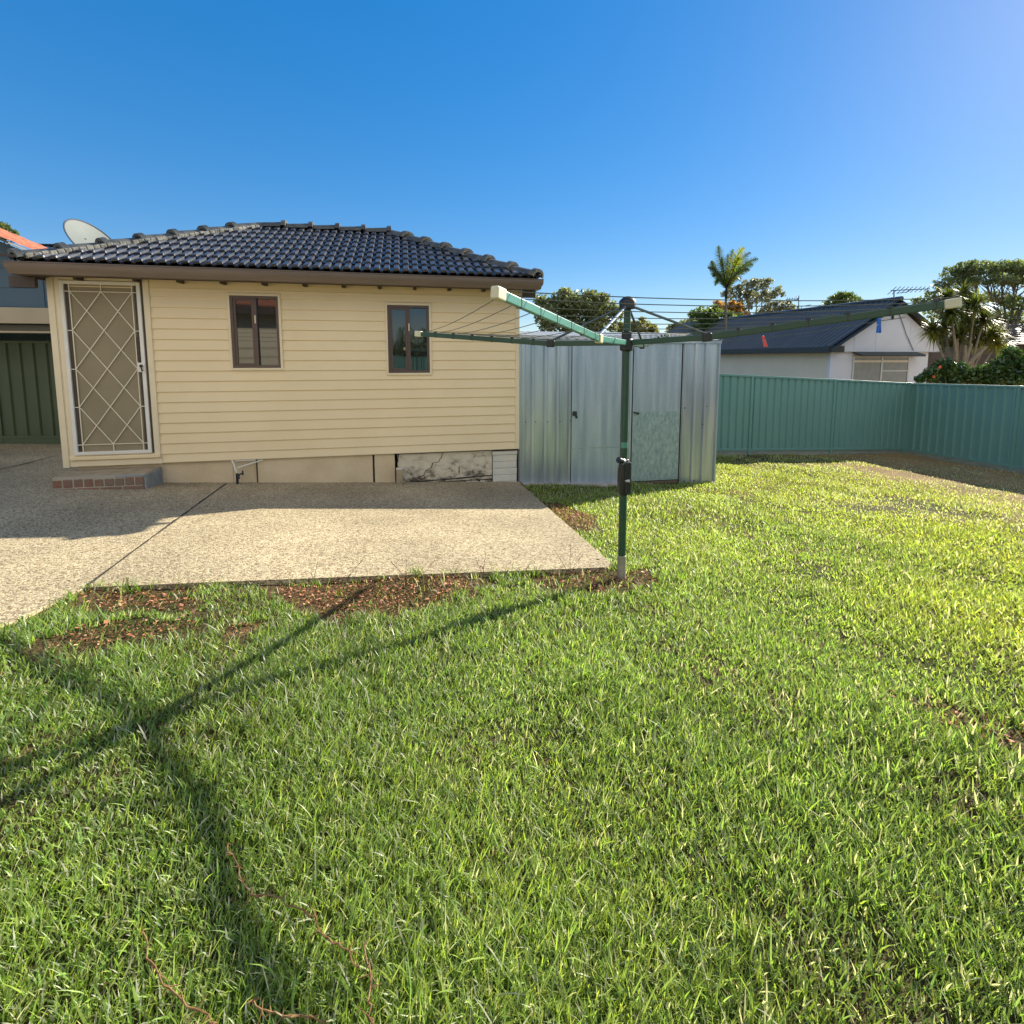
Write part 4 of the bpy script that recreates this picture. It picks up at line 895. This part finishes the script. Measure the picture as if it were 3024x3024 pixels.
tree('small_tree', 'low sparse tree left of the dark tree, over the shed roof', gp(2010, 42), at(2010, 1010, 42), blobs_px([(1985, 975, 22, 14), (2022, 965, 30, 20), (2052, 958, 18, 16)], 42), 900, .15, M_leafgrey, TG, rt=.12)
tree('dark_tree', 'dark bushy tree low behind the palm trunk', gp(2090, 32), at(2090, 1010, 32), blobs_px([(2070, 930, 32, 24), (2115, 940, 38, 30), (2165, 955, 36, 30), (2200, 968, 34, 24), (2085, 968, 42, 22)], 32), 4200, .11, M_leaf, TG, th=(1.3, 1.3, 1.1))
tree('rusty_tree', 'rust tinged tree crossing the palm trunk', gp(2150, 35), at(2150, 1000, 35), blobs_px([(2130, 905, 24, 16), (2160, 912, 28, 18), (2185, 935, 24, 16)], 35), 1300, .12, M_leafolive, TG, rt=.1, tl=(1.3, .75, .4), th=(2.6, 1.2, .5))
tree('airy_tree', 'tall airy grey green tree right of the palm', gp(2250, 38), at(2240, 960, 38), blobs_px([(2160, 865, 26, 20), (2205, 852, 26, 20), (2250, 840, 30, 18), (2285, 865, 28, 18), (2235, 880, 34, 20), (2310, 905, 30, 18), (2345, 920, 24, 16), (2270, 920, 36, 18), (2190, 905, 28, 20)], 38), 4600, .105, M_leafgrey, TG, twigs=9, rt=.14, cl=.5, th=(1.6, 1.4, 1.4))
tree('round_tree', 'round dark tree peeping over the ridge of the white gabled house', gp(2490, 44), at(2490, 960, 44), blobs_px([(2455, 905, 30, 24), (2495, 892, 38, 24), (2535, 906, 30, 22), (2490, 920, 50, 22)], 44), 3000, .14, M_leaf, TG)
tree('umbrella_tree', 'huge flat topped tree with bare limbs below its canopy at the right edge', gp(2990, 30), at(2985, 985, 30),
     blobs_px([(2815, 810, 34, 22), (2855, 800, 38, 24), (2900, 795, 44, 24), (2950, 790, 44, 22), (3000, 795, 44, 24), (3050, 805, 40, 24), (2840, 830, 40, 14), (2930, 828, 60, 16), (3010, 830, 55, 16), (2780, 845, 24, 16), (2760, 875, 34, 14), (2725, 890, 28, 10), (3080, 860, 40, 40), (2770, 920, 40, 28), (2850, 880, 40, 16), (2940, 880, 60, 16), (3010, 900, 50, 20), (2960, 940, 60, 20)], 30), 9500, .10, M_leafgrey, TG, rt=.17, twigs=12, cl=.55, tl=(.5, .6, .42), th=(1.2, 1.35, .85))
tree('leafy_tree', 'tree top showing above the terracotta roof at the left edge', gp(-40, 26), at(-40, 760, 26), blobs_px([(-30, 680, 50, 26), (20, 690, 26, 18), (45, 702, 14, 9)], 26), 1600, .10, M_leaf, TG, th=(1.5, 1.2, .9))
# palm
PM = gp(2143, 28); PE = empty('palm_tree', PM); tag(PE, 'slender palm with windblown fronds rising above the white gable house', 'tree')
ptop = at(2144, 882, 28) - PM
MB().tube([(0, 0, -.3), ptop * .5, ptop], [.085, .072, .065], 12).build('trunk', M_bark, PE, smooth=True)
MB().tube([ptop - Vector((0, 0, .02)), ptop + Vector((0, 0, .3)), ptop + Vector((0, 0, .75))], [.07, .085, .04], 12).build('crownshaft', M_leafpalm, PE, smooth=True)
def frond(o, px_end, bend, m, wid, tl, dep):
    e = at(px_end[0], px_end[1], 28 + dep) - PM; K = 30; V = []; T = []; tt_ = []
    mid = (o + e) / 2 + Vector(bend); pts = [o * (1 - t) ** 2 + mid * 2 * t * (1 - t) + e * t * t for t in [k / K for k in range(K + 1)]]
    for k in range(1, K):
        d = (pts[k + 1] - pts[k - 1]).normalized(); s_ = d.cross(Vector((0, -1, .3))).normalized(); l = wid * math.sin(math.pi * (.12 + .86 * k / K)) ** .8
        for sg in (1, -1):
            tip = pts[k] + (s_ * sg + d * .7 + Vector((.12, random.uniform(-.4, .4), -.25))).normalized() * l * random.uniform(.85, 1.15)
            w_ = d * .032; i = len(V); V += [pts[k] - w_, pts[k] + w_, tip]; T.append((i, i + 1, i + 2)); c_ = [x * random.uniform(.8, 1.2) for x in tl]; tt_ += [(*c_, 1)] * 3
    return np.array([list(v) for v in V]), np.array(T), np.array(tt_), pts
po = ptop + Vector((0, 0, .55))
for (pe, bend, wid, tl, dep) in [((2122, 725), (-.25, 0, .5), .42, (.7, .8, .7), .3), ((2090, 792), (-.1, 0, .75), .40, (.6, .7, .6), -.4), ((2102, 770), (-.3, .3, .4), .36, (.6, .7, .6), .6), ((2150, 748), (0, 0, .3), .30, (.6, .7, .5), .9),
                            ((2198, 730), (-.15, 0, .6), .50, (2.8, 2.2, .8), -.3), ((2218, 745), (-.1, .1, .7), .42, (.9, .9, .6), .5), ((2240, 764), (-.05, 0, .75), .46, (.7, .8, .6), -.2), ((2214, 800), (.15, 0, .9), .38, (.6, .7, .6), -.7), ((2112, 845), (-.2, 0, .9), .34, (.6, .7, .6), .4), ((2188, 830), (.2, 0, .85), .40, (.6, .7, .6), .8), ((2165, 735), (0, .1, .4), .40, (.8, .9, .5), .7), ((2182, 760), (.1, -.2, .6), .46, (2.0, 1.7, .6), -.8), ((2130, 760), (-.1, 0, .5), .38, (.6, .75, .6), -.9), ((2105, 815), (-.2, 0, .9), .40, (.6, .7, .6), .1), ((2225, 782), (.1, .2, .85), .42, (.7, .8, .6), .4)]:
    V, T, tn, pts = frond(po, pe, bend, M_leafpalm, wid, tl, dep)
    fo = np_mesh('frond', V, T, M_leafpalm, tn, PE); mb = MB(); mb.tube(pts, [.03 - .024 * i / len(pts) for i in range(len(pts))], 5); mb.build('midrib', M_leafpalm, fo)
# spiky cabbage tree
YT = 17.0; SPF = gp(2835, YT); SPE = empty('spiky_tree', SPF); tag(SPE, 'multi stemmed tree with pale trunks and spiky leaf heads behind the flowering shrub', 'tree')
heads = [(2800, 880), (2840, 865), (2880, 900), (2810, 925), (2850, 935), (2905, 945), (2870, 960), (2930, 985), (2790, 965), (2890, 1000), (2945, 1010), (2830, 990), (2755, 975), (2860, 900)]
mb = MB(); hd3 = [at(x_, y_, YT + random.uniform(-.7, .7)) - SPF for x_, y_ in heads]
for i, (x_, y_) in enumerate(heads):
    hp = hd3[i]; st_ = Vector((random.uniform(-.25, .3), random.uniform(-.2, .2), .0)); md = Vector((st_.x * .6 + hp.x * .45, hp.y * .4, hp.z * .62))
    mb.tube([st_, st_ * .6 + Vector((hp.x * .15, 0, hp.z * .3)), md, hp], [.075, .06, .04, .025], 8)
for (x0_, y0_, x1_, y1_) in ((2820, 1085, 2826, 1000), (2845, 1075, 2868, 1015), (2855, 1078, 2910, 1025), (2848, 1074, 2850, 1020)):
    mb.tube([at(x0_, y0_ + 40, YT - .3) - SPF, at(x0_, y0_, YT - .3) - SPF, at(x1_, y1_, YT - .3) - SPF], [.085, .075, .05], 8)
mb.build('trunk', M_barkpale, SPE, smooth=True)
V = []; T = []; tn = []
for hi, (x_, y_) in enumerate(heads):
    hp = hd3[hi]; tc_ = random.uniform(.5, 1.25)
    for k in range(230):
        dv = Vector((random.gauss(0, 1), random.gauss(0, 1), random.gauss(.15, .8))).normalized(); l = random.uniform(.34, .72); s_ = dv.cross(Vector((0, 0, 1))).normalized() * .020
        m_ = hp + dv * l * .6; e_ = hp + dv * l + Vector((0, 0, -.16 * l)); i = len(V); V += [hp - s_, hp + s_, m_ + s_, m_ - s_, e_]; T += [(i, i + 1, i + 2), (i, i + 2, i + 3), (i + 3, i + 2, i + 4)]
        q = tc_ * random.uniform(.7, 1.3); yel = 1.35 if y_ > 970 else 1; tn += [(q * yel, q * (1 + (yel - 1) * .6), q * .8, 1)] * 5
np_mesh('crown', np.array([list(v) for v in V]), np.array(T), M_leafspike, np.array(tn), SPE)
# flowering shrub along the fence
YH = 14.6; HF = gp(2870, YH); HF.x += .4
HE = empty('flowering_shrub', HF); tag(HE, 'glossy green shrub with red flowers behind the right fence', 'shrub')
hb = blobs_px([(2720, 1118, 18, 16), (2755, 1105, 26, 24), (2790, 1085, 32, 30), (2830, 1095, 34, 30), (2870, 1105, 36, 28), (2910, 1100, 36, 26), (2950, 1085, 34, 34), (2990, 1070, 40, 40), (3040, 1085, 44, 40), (2985, 1040, 24, 20), (2800, 1120, 40, 24), (2900, 1125, 50, 20), (3000, 1120, 50, 24)], YH)
mb = MB()
for c, r in hb: q = Vector(c) - HF; mb.tube([(q.x * .5, q.y * .3, -.1), q * .6 + Vector((q.x * .25, 0, 0)), q], [.04, .025, .01], 6)
mb.build('stems', M_bark, HE)
leaves([c for c, _ in hb], [r for _, r in hb], 7000, .055, 'foliage', mat('leaf_glossy', (.055, .105, .028), .28, translucent=.3, tint=True, spec=.7), HE, HF, shell=.4, cl=.2, aspect=1.5, tinthi=(1.5, 1.5, 1.1))
for (x_, y_) in ((2775, 1084), (2757, 1112)):
    c_ = at(x_, y_, YH - .55) - HF; mb = MB()
    for k in range(5):
        t = 2 * math.pi * k / 5; dv = Vector((math.cos(t), -.35, math.sin(t))); s_ = Vector((-math.sin(t), 0, math.cos(t))) * .02; mb.add([c_, c_ + dv * .03 + s_, c_ + dv * .055, c_ + dv * .03 - s_], [(0, 1, 2, 3)])
    mb.build('flower', M_flower, HE)
# trees and a house behind the viewpoint: they show only as reflections in the two windows
tree('yard_tree', 'dark tree mirrored above the fence in the right cottage window', (2.5, -13, g(2.5, -13)), (2.5, -13, 2.2), [((1.2, -13, 2.0), (1.5, 1, .6)), ((3.4, -13.4, 2.2), (1.7, 1, .7)), ((5.2, -13, 2.0), (1.4, 1, .6))], 2500, .12, M_leaf, None)
MH = empty('weatherboard_house', (-1.6, -4.3, 0), math.pi); tag(MH, 'cream weatherboard house mirrored in the left cottage window', 'house')
mb = MB(); z_ = .55; L = 11
while z_ < 3.0:
    mb.add([(0, -.022, z_), (L, -.022, z_), (L, -.002, z_ + .17), (0, -.002, z_ + .17), (0, 0, z_), (L, 0, z_)], [(0, 1, 2, 3), (4, 5, 1, 0)]); z_ += .17
mb.box(.0, L, .001, 6, .1, 3.05); mb.build('wall', M_wboard, MH)
MB().box(-.5, L + .5, -.6, 6.5, 3.06, 3.12).box(-.5, L + .5, -.62, -.55, 3.0, 3.22).build('eave', M_dkbrown, MH)
MB().add([(-.5, -.6, 3.2), (L + .5, -.6, 3.2), (L - 2.5, 2.95, 4.7), (2.5, 2.95, 4.7), (-.5, 6.5, 3.2), (L + .5, 6.5, 3.2)], [(0, 1, 2, 3), (5, 4, 3, 2), (4, 0, 3), (1, 5, 2)]).build('roof', M_terr, MH)

# ------------------------------------------------------------------ grass, litter, runners
PATCH = [([(-2.58, 2.86), (-2.0, 2.96), (-1.82, 2.70), (-2.3, 2.62)], .05), ([(-2.22, 2.44), (-1.95, 2.52), (-1.72, 2.56), (-1.70, 2.38), (-2.0, 2.24), (-2.3, 2.26)], .05), ([(-1.58, 2.50), (-1.36, 2.62), (-1.33, 2.50), (-1.5, 2.40)], .05),
         ([(-1.50, 3.02), (-.9, 3.20), (-.25, 3.34), (-.28, 3.12), (-.45, 2.86), (-.9, 2.70), (-1.3, 2.82)], .05), ([(.20, 3.43), (.72, 3.50), (1.0, 3.56), (.98, 3.30), (.62, 3.12), (.25, 3.22)], .05),
         ([(.60, 5.70), (.34, 5.75), (.55, 4.75), (.86, 4.78), (.88, 5.2)], .15), ([(1.66, 2.10), (1.85, 2.06), (2.12, 1.88), (2.0, 1.76), (1.72, 1.86)], .2), ([(1.4, 1.55), (1.6, 1.6), (1.75, 1.50), (1.5, 1.45)], .35),
         ([(2.6, 6.95), (3.45, 7.1), (3.3, 6.75), (2.9, 6.7)], .5)]
def blades(N, r0, r1, a0, a1):
    u = rng.random(N); r = (r0 ** .7 + u * (r1 ** .7 - r0 ** .7)) ** (1 / .7); th = a0 + (a1 - a0) * rng.random(N)
    return r * np.sin(th), r * np.cos(th), r
def lawn_mask(X, Y):
    jx, jy = X + .12 * (vnoise(X, Y, 7, 61) - .5), Y - .12 * np.abs(vnoise(X, Y, 7, 62) - .35)
    k = ~inpoly(jx, jy, PATIO) & ~inpoly(X, Y, SHEDP)
    k &= (Y - FC[1]) < (X - FC[0]) * (fd[1] / fd[0]) - .05
    k &= (X - FC[0]) < (Y - FC[1]) * (sd[0] / sd[1]) - .05
    k &= ~((X < .25) & (Y > 6.9))
    return k
def make_blades(X, Y, D, hs, ws, tint, curl=1.0):
    n = len(X); Z = soilz(X, Y) - .004; az = rng.random(n) * 2 * np.pi; lean = (.08 + .46 * rng.random(n) ** 1.4) * curl; bend = (.15 + .80 * rng.random(n) ** 1.3) * curl
    dx, dy = np.cos(az), np.sin(az); fx, fy = np.cos(az + np.pi / 2 + rng.normal(0, .8, n)), np.sin(az + np.pi / 2 + rng.normal(0, .8, n))
    V = np.zeros((n, 7, 3)); ts = (0, .4, .75, 1.0); wf = (.8, 1.0, .65)
    for i, t in enumerate(ts):
        out = hs * (lean * t + bend * t * t * .55); up = hs * (t - .28 * bend * t * t); cx, cy, cz = X + dx * out, Y + dy * out, Z + up
        if i < 3:
            w = ws * wf[i] * .5
            V[:, 2 * i] = np.stack([cx - fx * w, cy - fy * w, cz], 1); V[:, 2 * i + 1] = np.stack([cx + fx * w, cy + fy * w, cz], 1)
        else: V[:, 6] = np.stack([cx, cy, cz], 1)
    o = np.arange(n)[:, None] * 7; T = np.concatenate([o + f for f in ([0, 1, 3], [0, 3, 2], [2, 3, 5], [2, 5, 4], [4, 5, 6])])
    C = np.ones((n, 7, 4)); C[:, :, :3] = tint[:, None, :]
    return V.reshape(-1, 3), T, C.reshape(-1, 4)
X, Y, D = blades(900000, .75, 14.5, -1.05, 1.05)
k = lawn_mask(X, Y)
keep = np.ones(len(X))
for P, pr in PATCH:
    jx, jy = X + .10 * (vnoise(X, Y, 9, 31) - .5) * 2, Y + .10 * (vnoise(X, Y, 9, 32) - .5) * 2
    mx_, my_ = sum(p_[0] for p_ in P) / len(P), sum(p_[1] for p_ in P) / len(P)
    keep = np.where(inpoly(jx, jy, [(mx_ + (a_1 - mx_) * 1.22, my_ + (b_1 - my_) * 1.3) for a_1, b_1 in P]), pr, keep)
thin = vnoise(X, Y, 1.3, 8) * .6 + vnoise(X, Y, 4.5, 9) * .4
keep *= np.clip((thin - .16) * 5, .42, 1) * np.clip((vnoise(X, Y, 15, 71) * .6 + vnoise(X, Y, 6, 72) * .4 - .22) * 5, .55, 1)
dry = np.clip((X - 4.6) / 3.2 + (vnoise(X, Y, .8, 12) - .5) * 1.0, 0, 1) * np.clip((Y - 2.0) / 3.0, 0, 1)
keep *= 1 - .72 * dry
k &= rng.random(len(X)) < keep
X, Y, D, dry, thin = X[k], Y[k], D[k], dry[k], thin[k]; n = len(X)
hn = vnoise(X, Y, 2.2, 3)
hs = (.022 + .036 * rng.random(n) ** 1.3) * (.60 + .80 * hn) * np.where(rng.random(n) < .06, 1.7, 1) * (1 - .45 * dry)
edge = (np.abs(Y - (3.42 + .22 * (X - 0))) < .22) & (X > -2.6) & (X < .2)
hs *= np.where(edge & (vnoise(X, Y, 2.5, 44) > .45), 1.5, 1)
ws = (.0028 + .0024 * rng.random(n)) * np.clip((D / 1.8), .85, 4) ** .60
br = .45 + 1.15 * rng.random(n) ** 1.2; tn = np.stack([br * (.85 + .3 * rng.random(n)), br, br * (.6 + .8 * rng.random(n))], 1)
pt = vnoise(X, Y, .9, 21) * .6 + vnoise(X, Y, 3.1, 22) * .4
tn *= (.72 + .56 * pt)[:, None]
yel = np.clip((X + .4) / 6.5 + (vnoise(X, Y, .7, 23) - .5) * 1.1 + np.clip((Y - 4) / 9, 0, .6), 0, 1)[:, None]
tn = tn * (1 - yel) + tn * np.array([1.45, 1.18, .95]) * yel
st = (rng.random(n) < .13 + .5 * dry)[:, None]; tn = np.where(st, np.array([2.4, 1.65, 5.0]) * (.75 + .5 * rng.random((n, 1))), tn)  # pale blades: sun sparkle put into the tint, plus straw where dry
V1, T1, C1 = make_blades(X, Y, D, hs, ws, tn)
go = np_mesh('grass', V1, T1, M_grass, C1); tag(go, 'bright green lawn grass growing across the backyard', 'grass', kind='stuff')
print('blades', n)
# litter
V = []; C = []; Xl = []; Yl = []
for P, pr in PATCH:
    px = [p_[0] for p_ in P]; py = [p_[1] for p_ in P]; A_ = (max(px) - min(px)) * (max(py) - min(py)); m_ = int(A_ * (9000 if pr < .3 else 2500))
    x_ = rng.uniform(min(px) - .08, max(px) + .08, m_); y_ = rng.uniform(min(py) - .08, max(py) + .08, m_)
    q = inpoly(x_ + rng.normal(0, .05, m_), y_ + rng.normal(0, .05, m_), P) & ~inpoly(x_, y_, PATIO); Xl.append(x_[q]); Yl.append(y_[q])
xe = rng.uniform(-2.5, .7, 260); ye = 2.88 + (xe + 2.6) * .2 + rng.normal(0, .10, 260); Xl.append(xe); Yl.append(ye)
Xl, Yl = np.concatenate(Xl), np.concatenate(Yl); n = len(Xl); on = inpoly(Xl, Yl, PATIO)
keepl = ~on | (rng.random(n) < .25); Xl, Yl, on = Xl[keepl], Yl[keepl], on[keepl]; n = len(Xl)
Zl = np.where(on, gN(Xl, Yl) + .004, soilz(Xl, Yl) + .004 + .018 * rng.random(n)); az = rng.random(n) * 6.283; s = (.003 + .012 * rng.random(n) ** 2.2); as_ = 1.3 + 6 * rng.random(n) ** 2
ax = np.stack([np.cos(az), np.sin(az), rng.normal(0, .35, n)], 1); bx = np.stack([-np.sin(az), np.cos(az), rng.normal(0, .35, n)], 1); Pc = np.stack([Xl, Yl, Zl], 1)
V = np.stack([Pc - ax * s[:, None], Pc + bx * (s / as_)[:, None] + [0, 0, .004], Pc + ax * s[:, None], Pc - bx * (s / as_)[:, None]], 1).reshape(-1, 3)
o = np.arange(n)[:, None] * 4; T = np.concatenate([o + [0, 1, 2], o + [0, 2, 3]])
tl = np.stack([.40 + 1.1 * rng.random(n) ** 1.4] * 3, 1) * np.where(rng.random((n, 1)) < .18, np.array([1.9, 2.3, 2.7]), np.array([1, .88, .85]))
lo = np_mesh('leaf_litter', V, T, M_litter, np.repeat(np.concatenate([tl, np.ones((n, 1))], 1), 4, 0)); tag(lo, 'reddish brown dry leaf litter along the edge of the patio', 'leaf litter', kind='stuff')
# dry weed stems against the patio edge
def weed(x, y, stems, label):
    z = float(soilz(np.float64(x), np.float64(y))); E = empty('dry_weed', (x, y, z)); tag(E, label, 'weed', 'dry weeds along the patio edge'); mb = MB()
    for (dx, dy, h_) in stems:
        p1 = Vector((dx * .4 + random.uniform(-.01, .01), dy * .4, h_ * .5)); p2 = Vector((dx, dy, h_)); mb.tube([(0, 0, 0), p1, p2], [.0022, .0017, .001], 5)
        for _ in range(2):
            t = random.uniform(.3, .8); b_ = p1.lerp(p2, t); mb.tube([b_, b_ + Vector((random.uniform(-.05, .05), random.uniform(-.02, .02), random.uniform(.01, .05)))], [.0012, .0007], 4)
    mb.build('stems', M_twig, E)
weed(-1.27, 3.06, [(.03, -.02, .20), (-.03, 0, .12)], 'thin dry weed with two stems left of the brown dirt bed')
weed(-1.10, 3.08, [(.13, .02, .19), (.05, 0, .1)], 'dry weed leaning right beside the brown dirt bed')
weed(-.70, 3.16, [(-.11, .02, .15), (.0, 0, .18), (.14, .02, .09)], 'three stemmed dry weed behind the middle of the dirt bed')
weed(-.20, 3.30, [(.02, 0, .2), (-.05, .01, .14)], 'dry weed beside the tall grass tuft at the patio edge')
weed(.42, 3.42, [(.0, 0, .26), (.09, .0, .17), (-.12, .02, .2)], 'tall forked dry weed just left of the clothesline pole')
# runners in the foreground grass
def runner(pix, label):
    pts = []
    for (x, y) in pix:
        r_ = ray(x, y); t = .3
        while CAMH + r_.z * t > g(r_.x * t, r_.y * t) + .03 and t < 8: t += .004
        pts.append(Vector((r_.x * t, r_.y * t, CAMH + r_.z * t + .002)))
    dn = []
    for p_, q_ in zip(pts[:-1], pts[1:]):
        for k in range(4): dn.append(p_.lerp(q_, k / 4) + Vector((random.uniform(-.006, .006), random.uniform(-.006, .006), random.uniform(-.004, .006))))
    dn.append(pts[-1]); E = empty('grass_runner', dn[0]); tag(E, label, 'runner', 'brown runners in the foreground grass'); b0 = dn[0]
    MB().tube([p_ - b0 for p_ in dn], .0018, 6).build('stem', M_runner, E); mb = MB()
    for p_ in dn[::2]:
        for _ in range(3): v_ = Vector((random.gauss(0, 1), random.gauss(0, 1), random.gauss(.3, .8))).normalized() * random.uniform(.01, .028); mb.tube([p_ - b0, p_ - b0 + v_], [.0016, .0006], 4)
    mb.build('nodes', M_runner, E)
runner([(672, 2490), (700, 2570), (740, 2645), (830, 2660), (900, 2690), (950, 2750), (1000, 2790), (1060, 2860)], 'curling red brown runner in the grass, the upper one')
runner([(740, 2960), (800, 2990), (880, 3005), (960, 3022)], 'short brown runner at the bottom of the lawn view')
runner([(1070, 2800), (1090, 2880), (1095, 2960), (1100, 3022)], 'upright brown runner hanging down beside the curling one')
runner([(425, 2760), (450, 2850), (500, 2930), (580, 2990), (640, 3022)], 'brown runner in yellowish grass at the lower left')
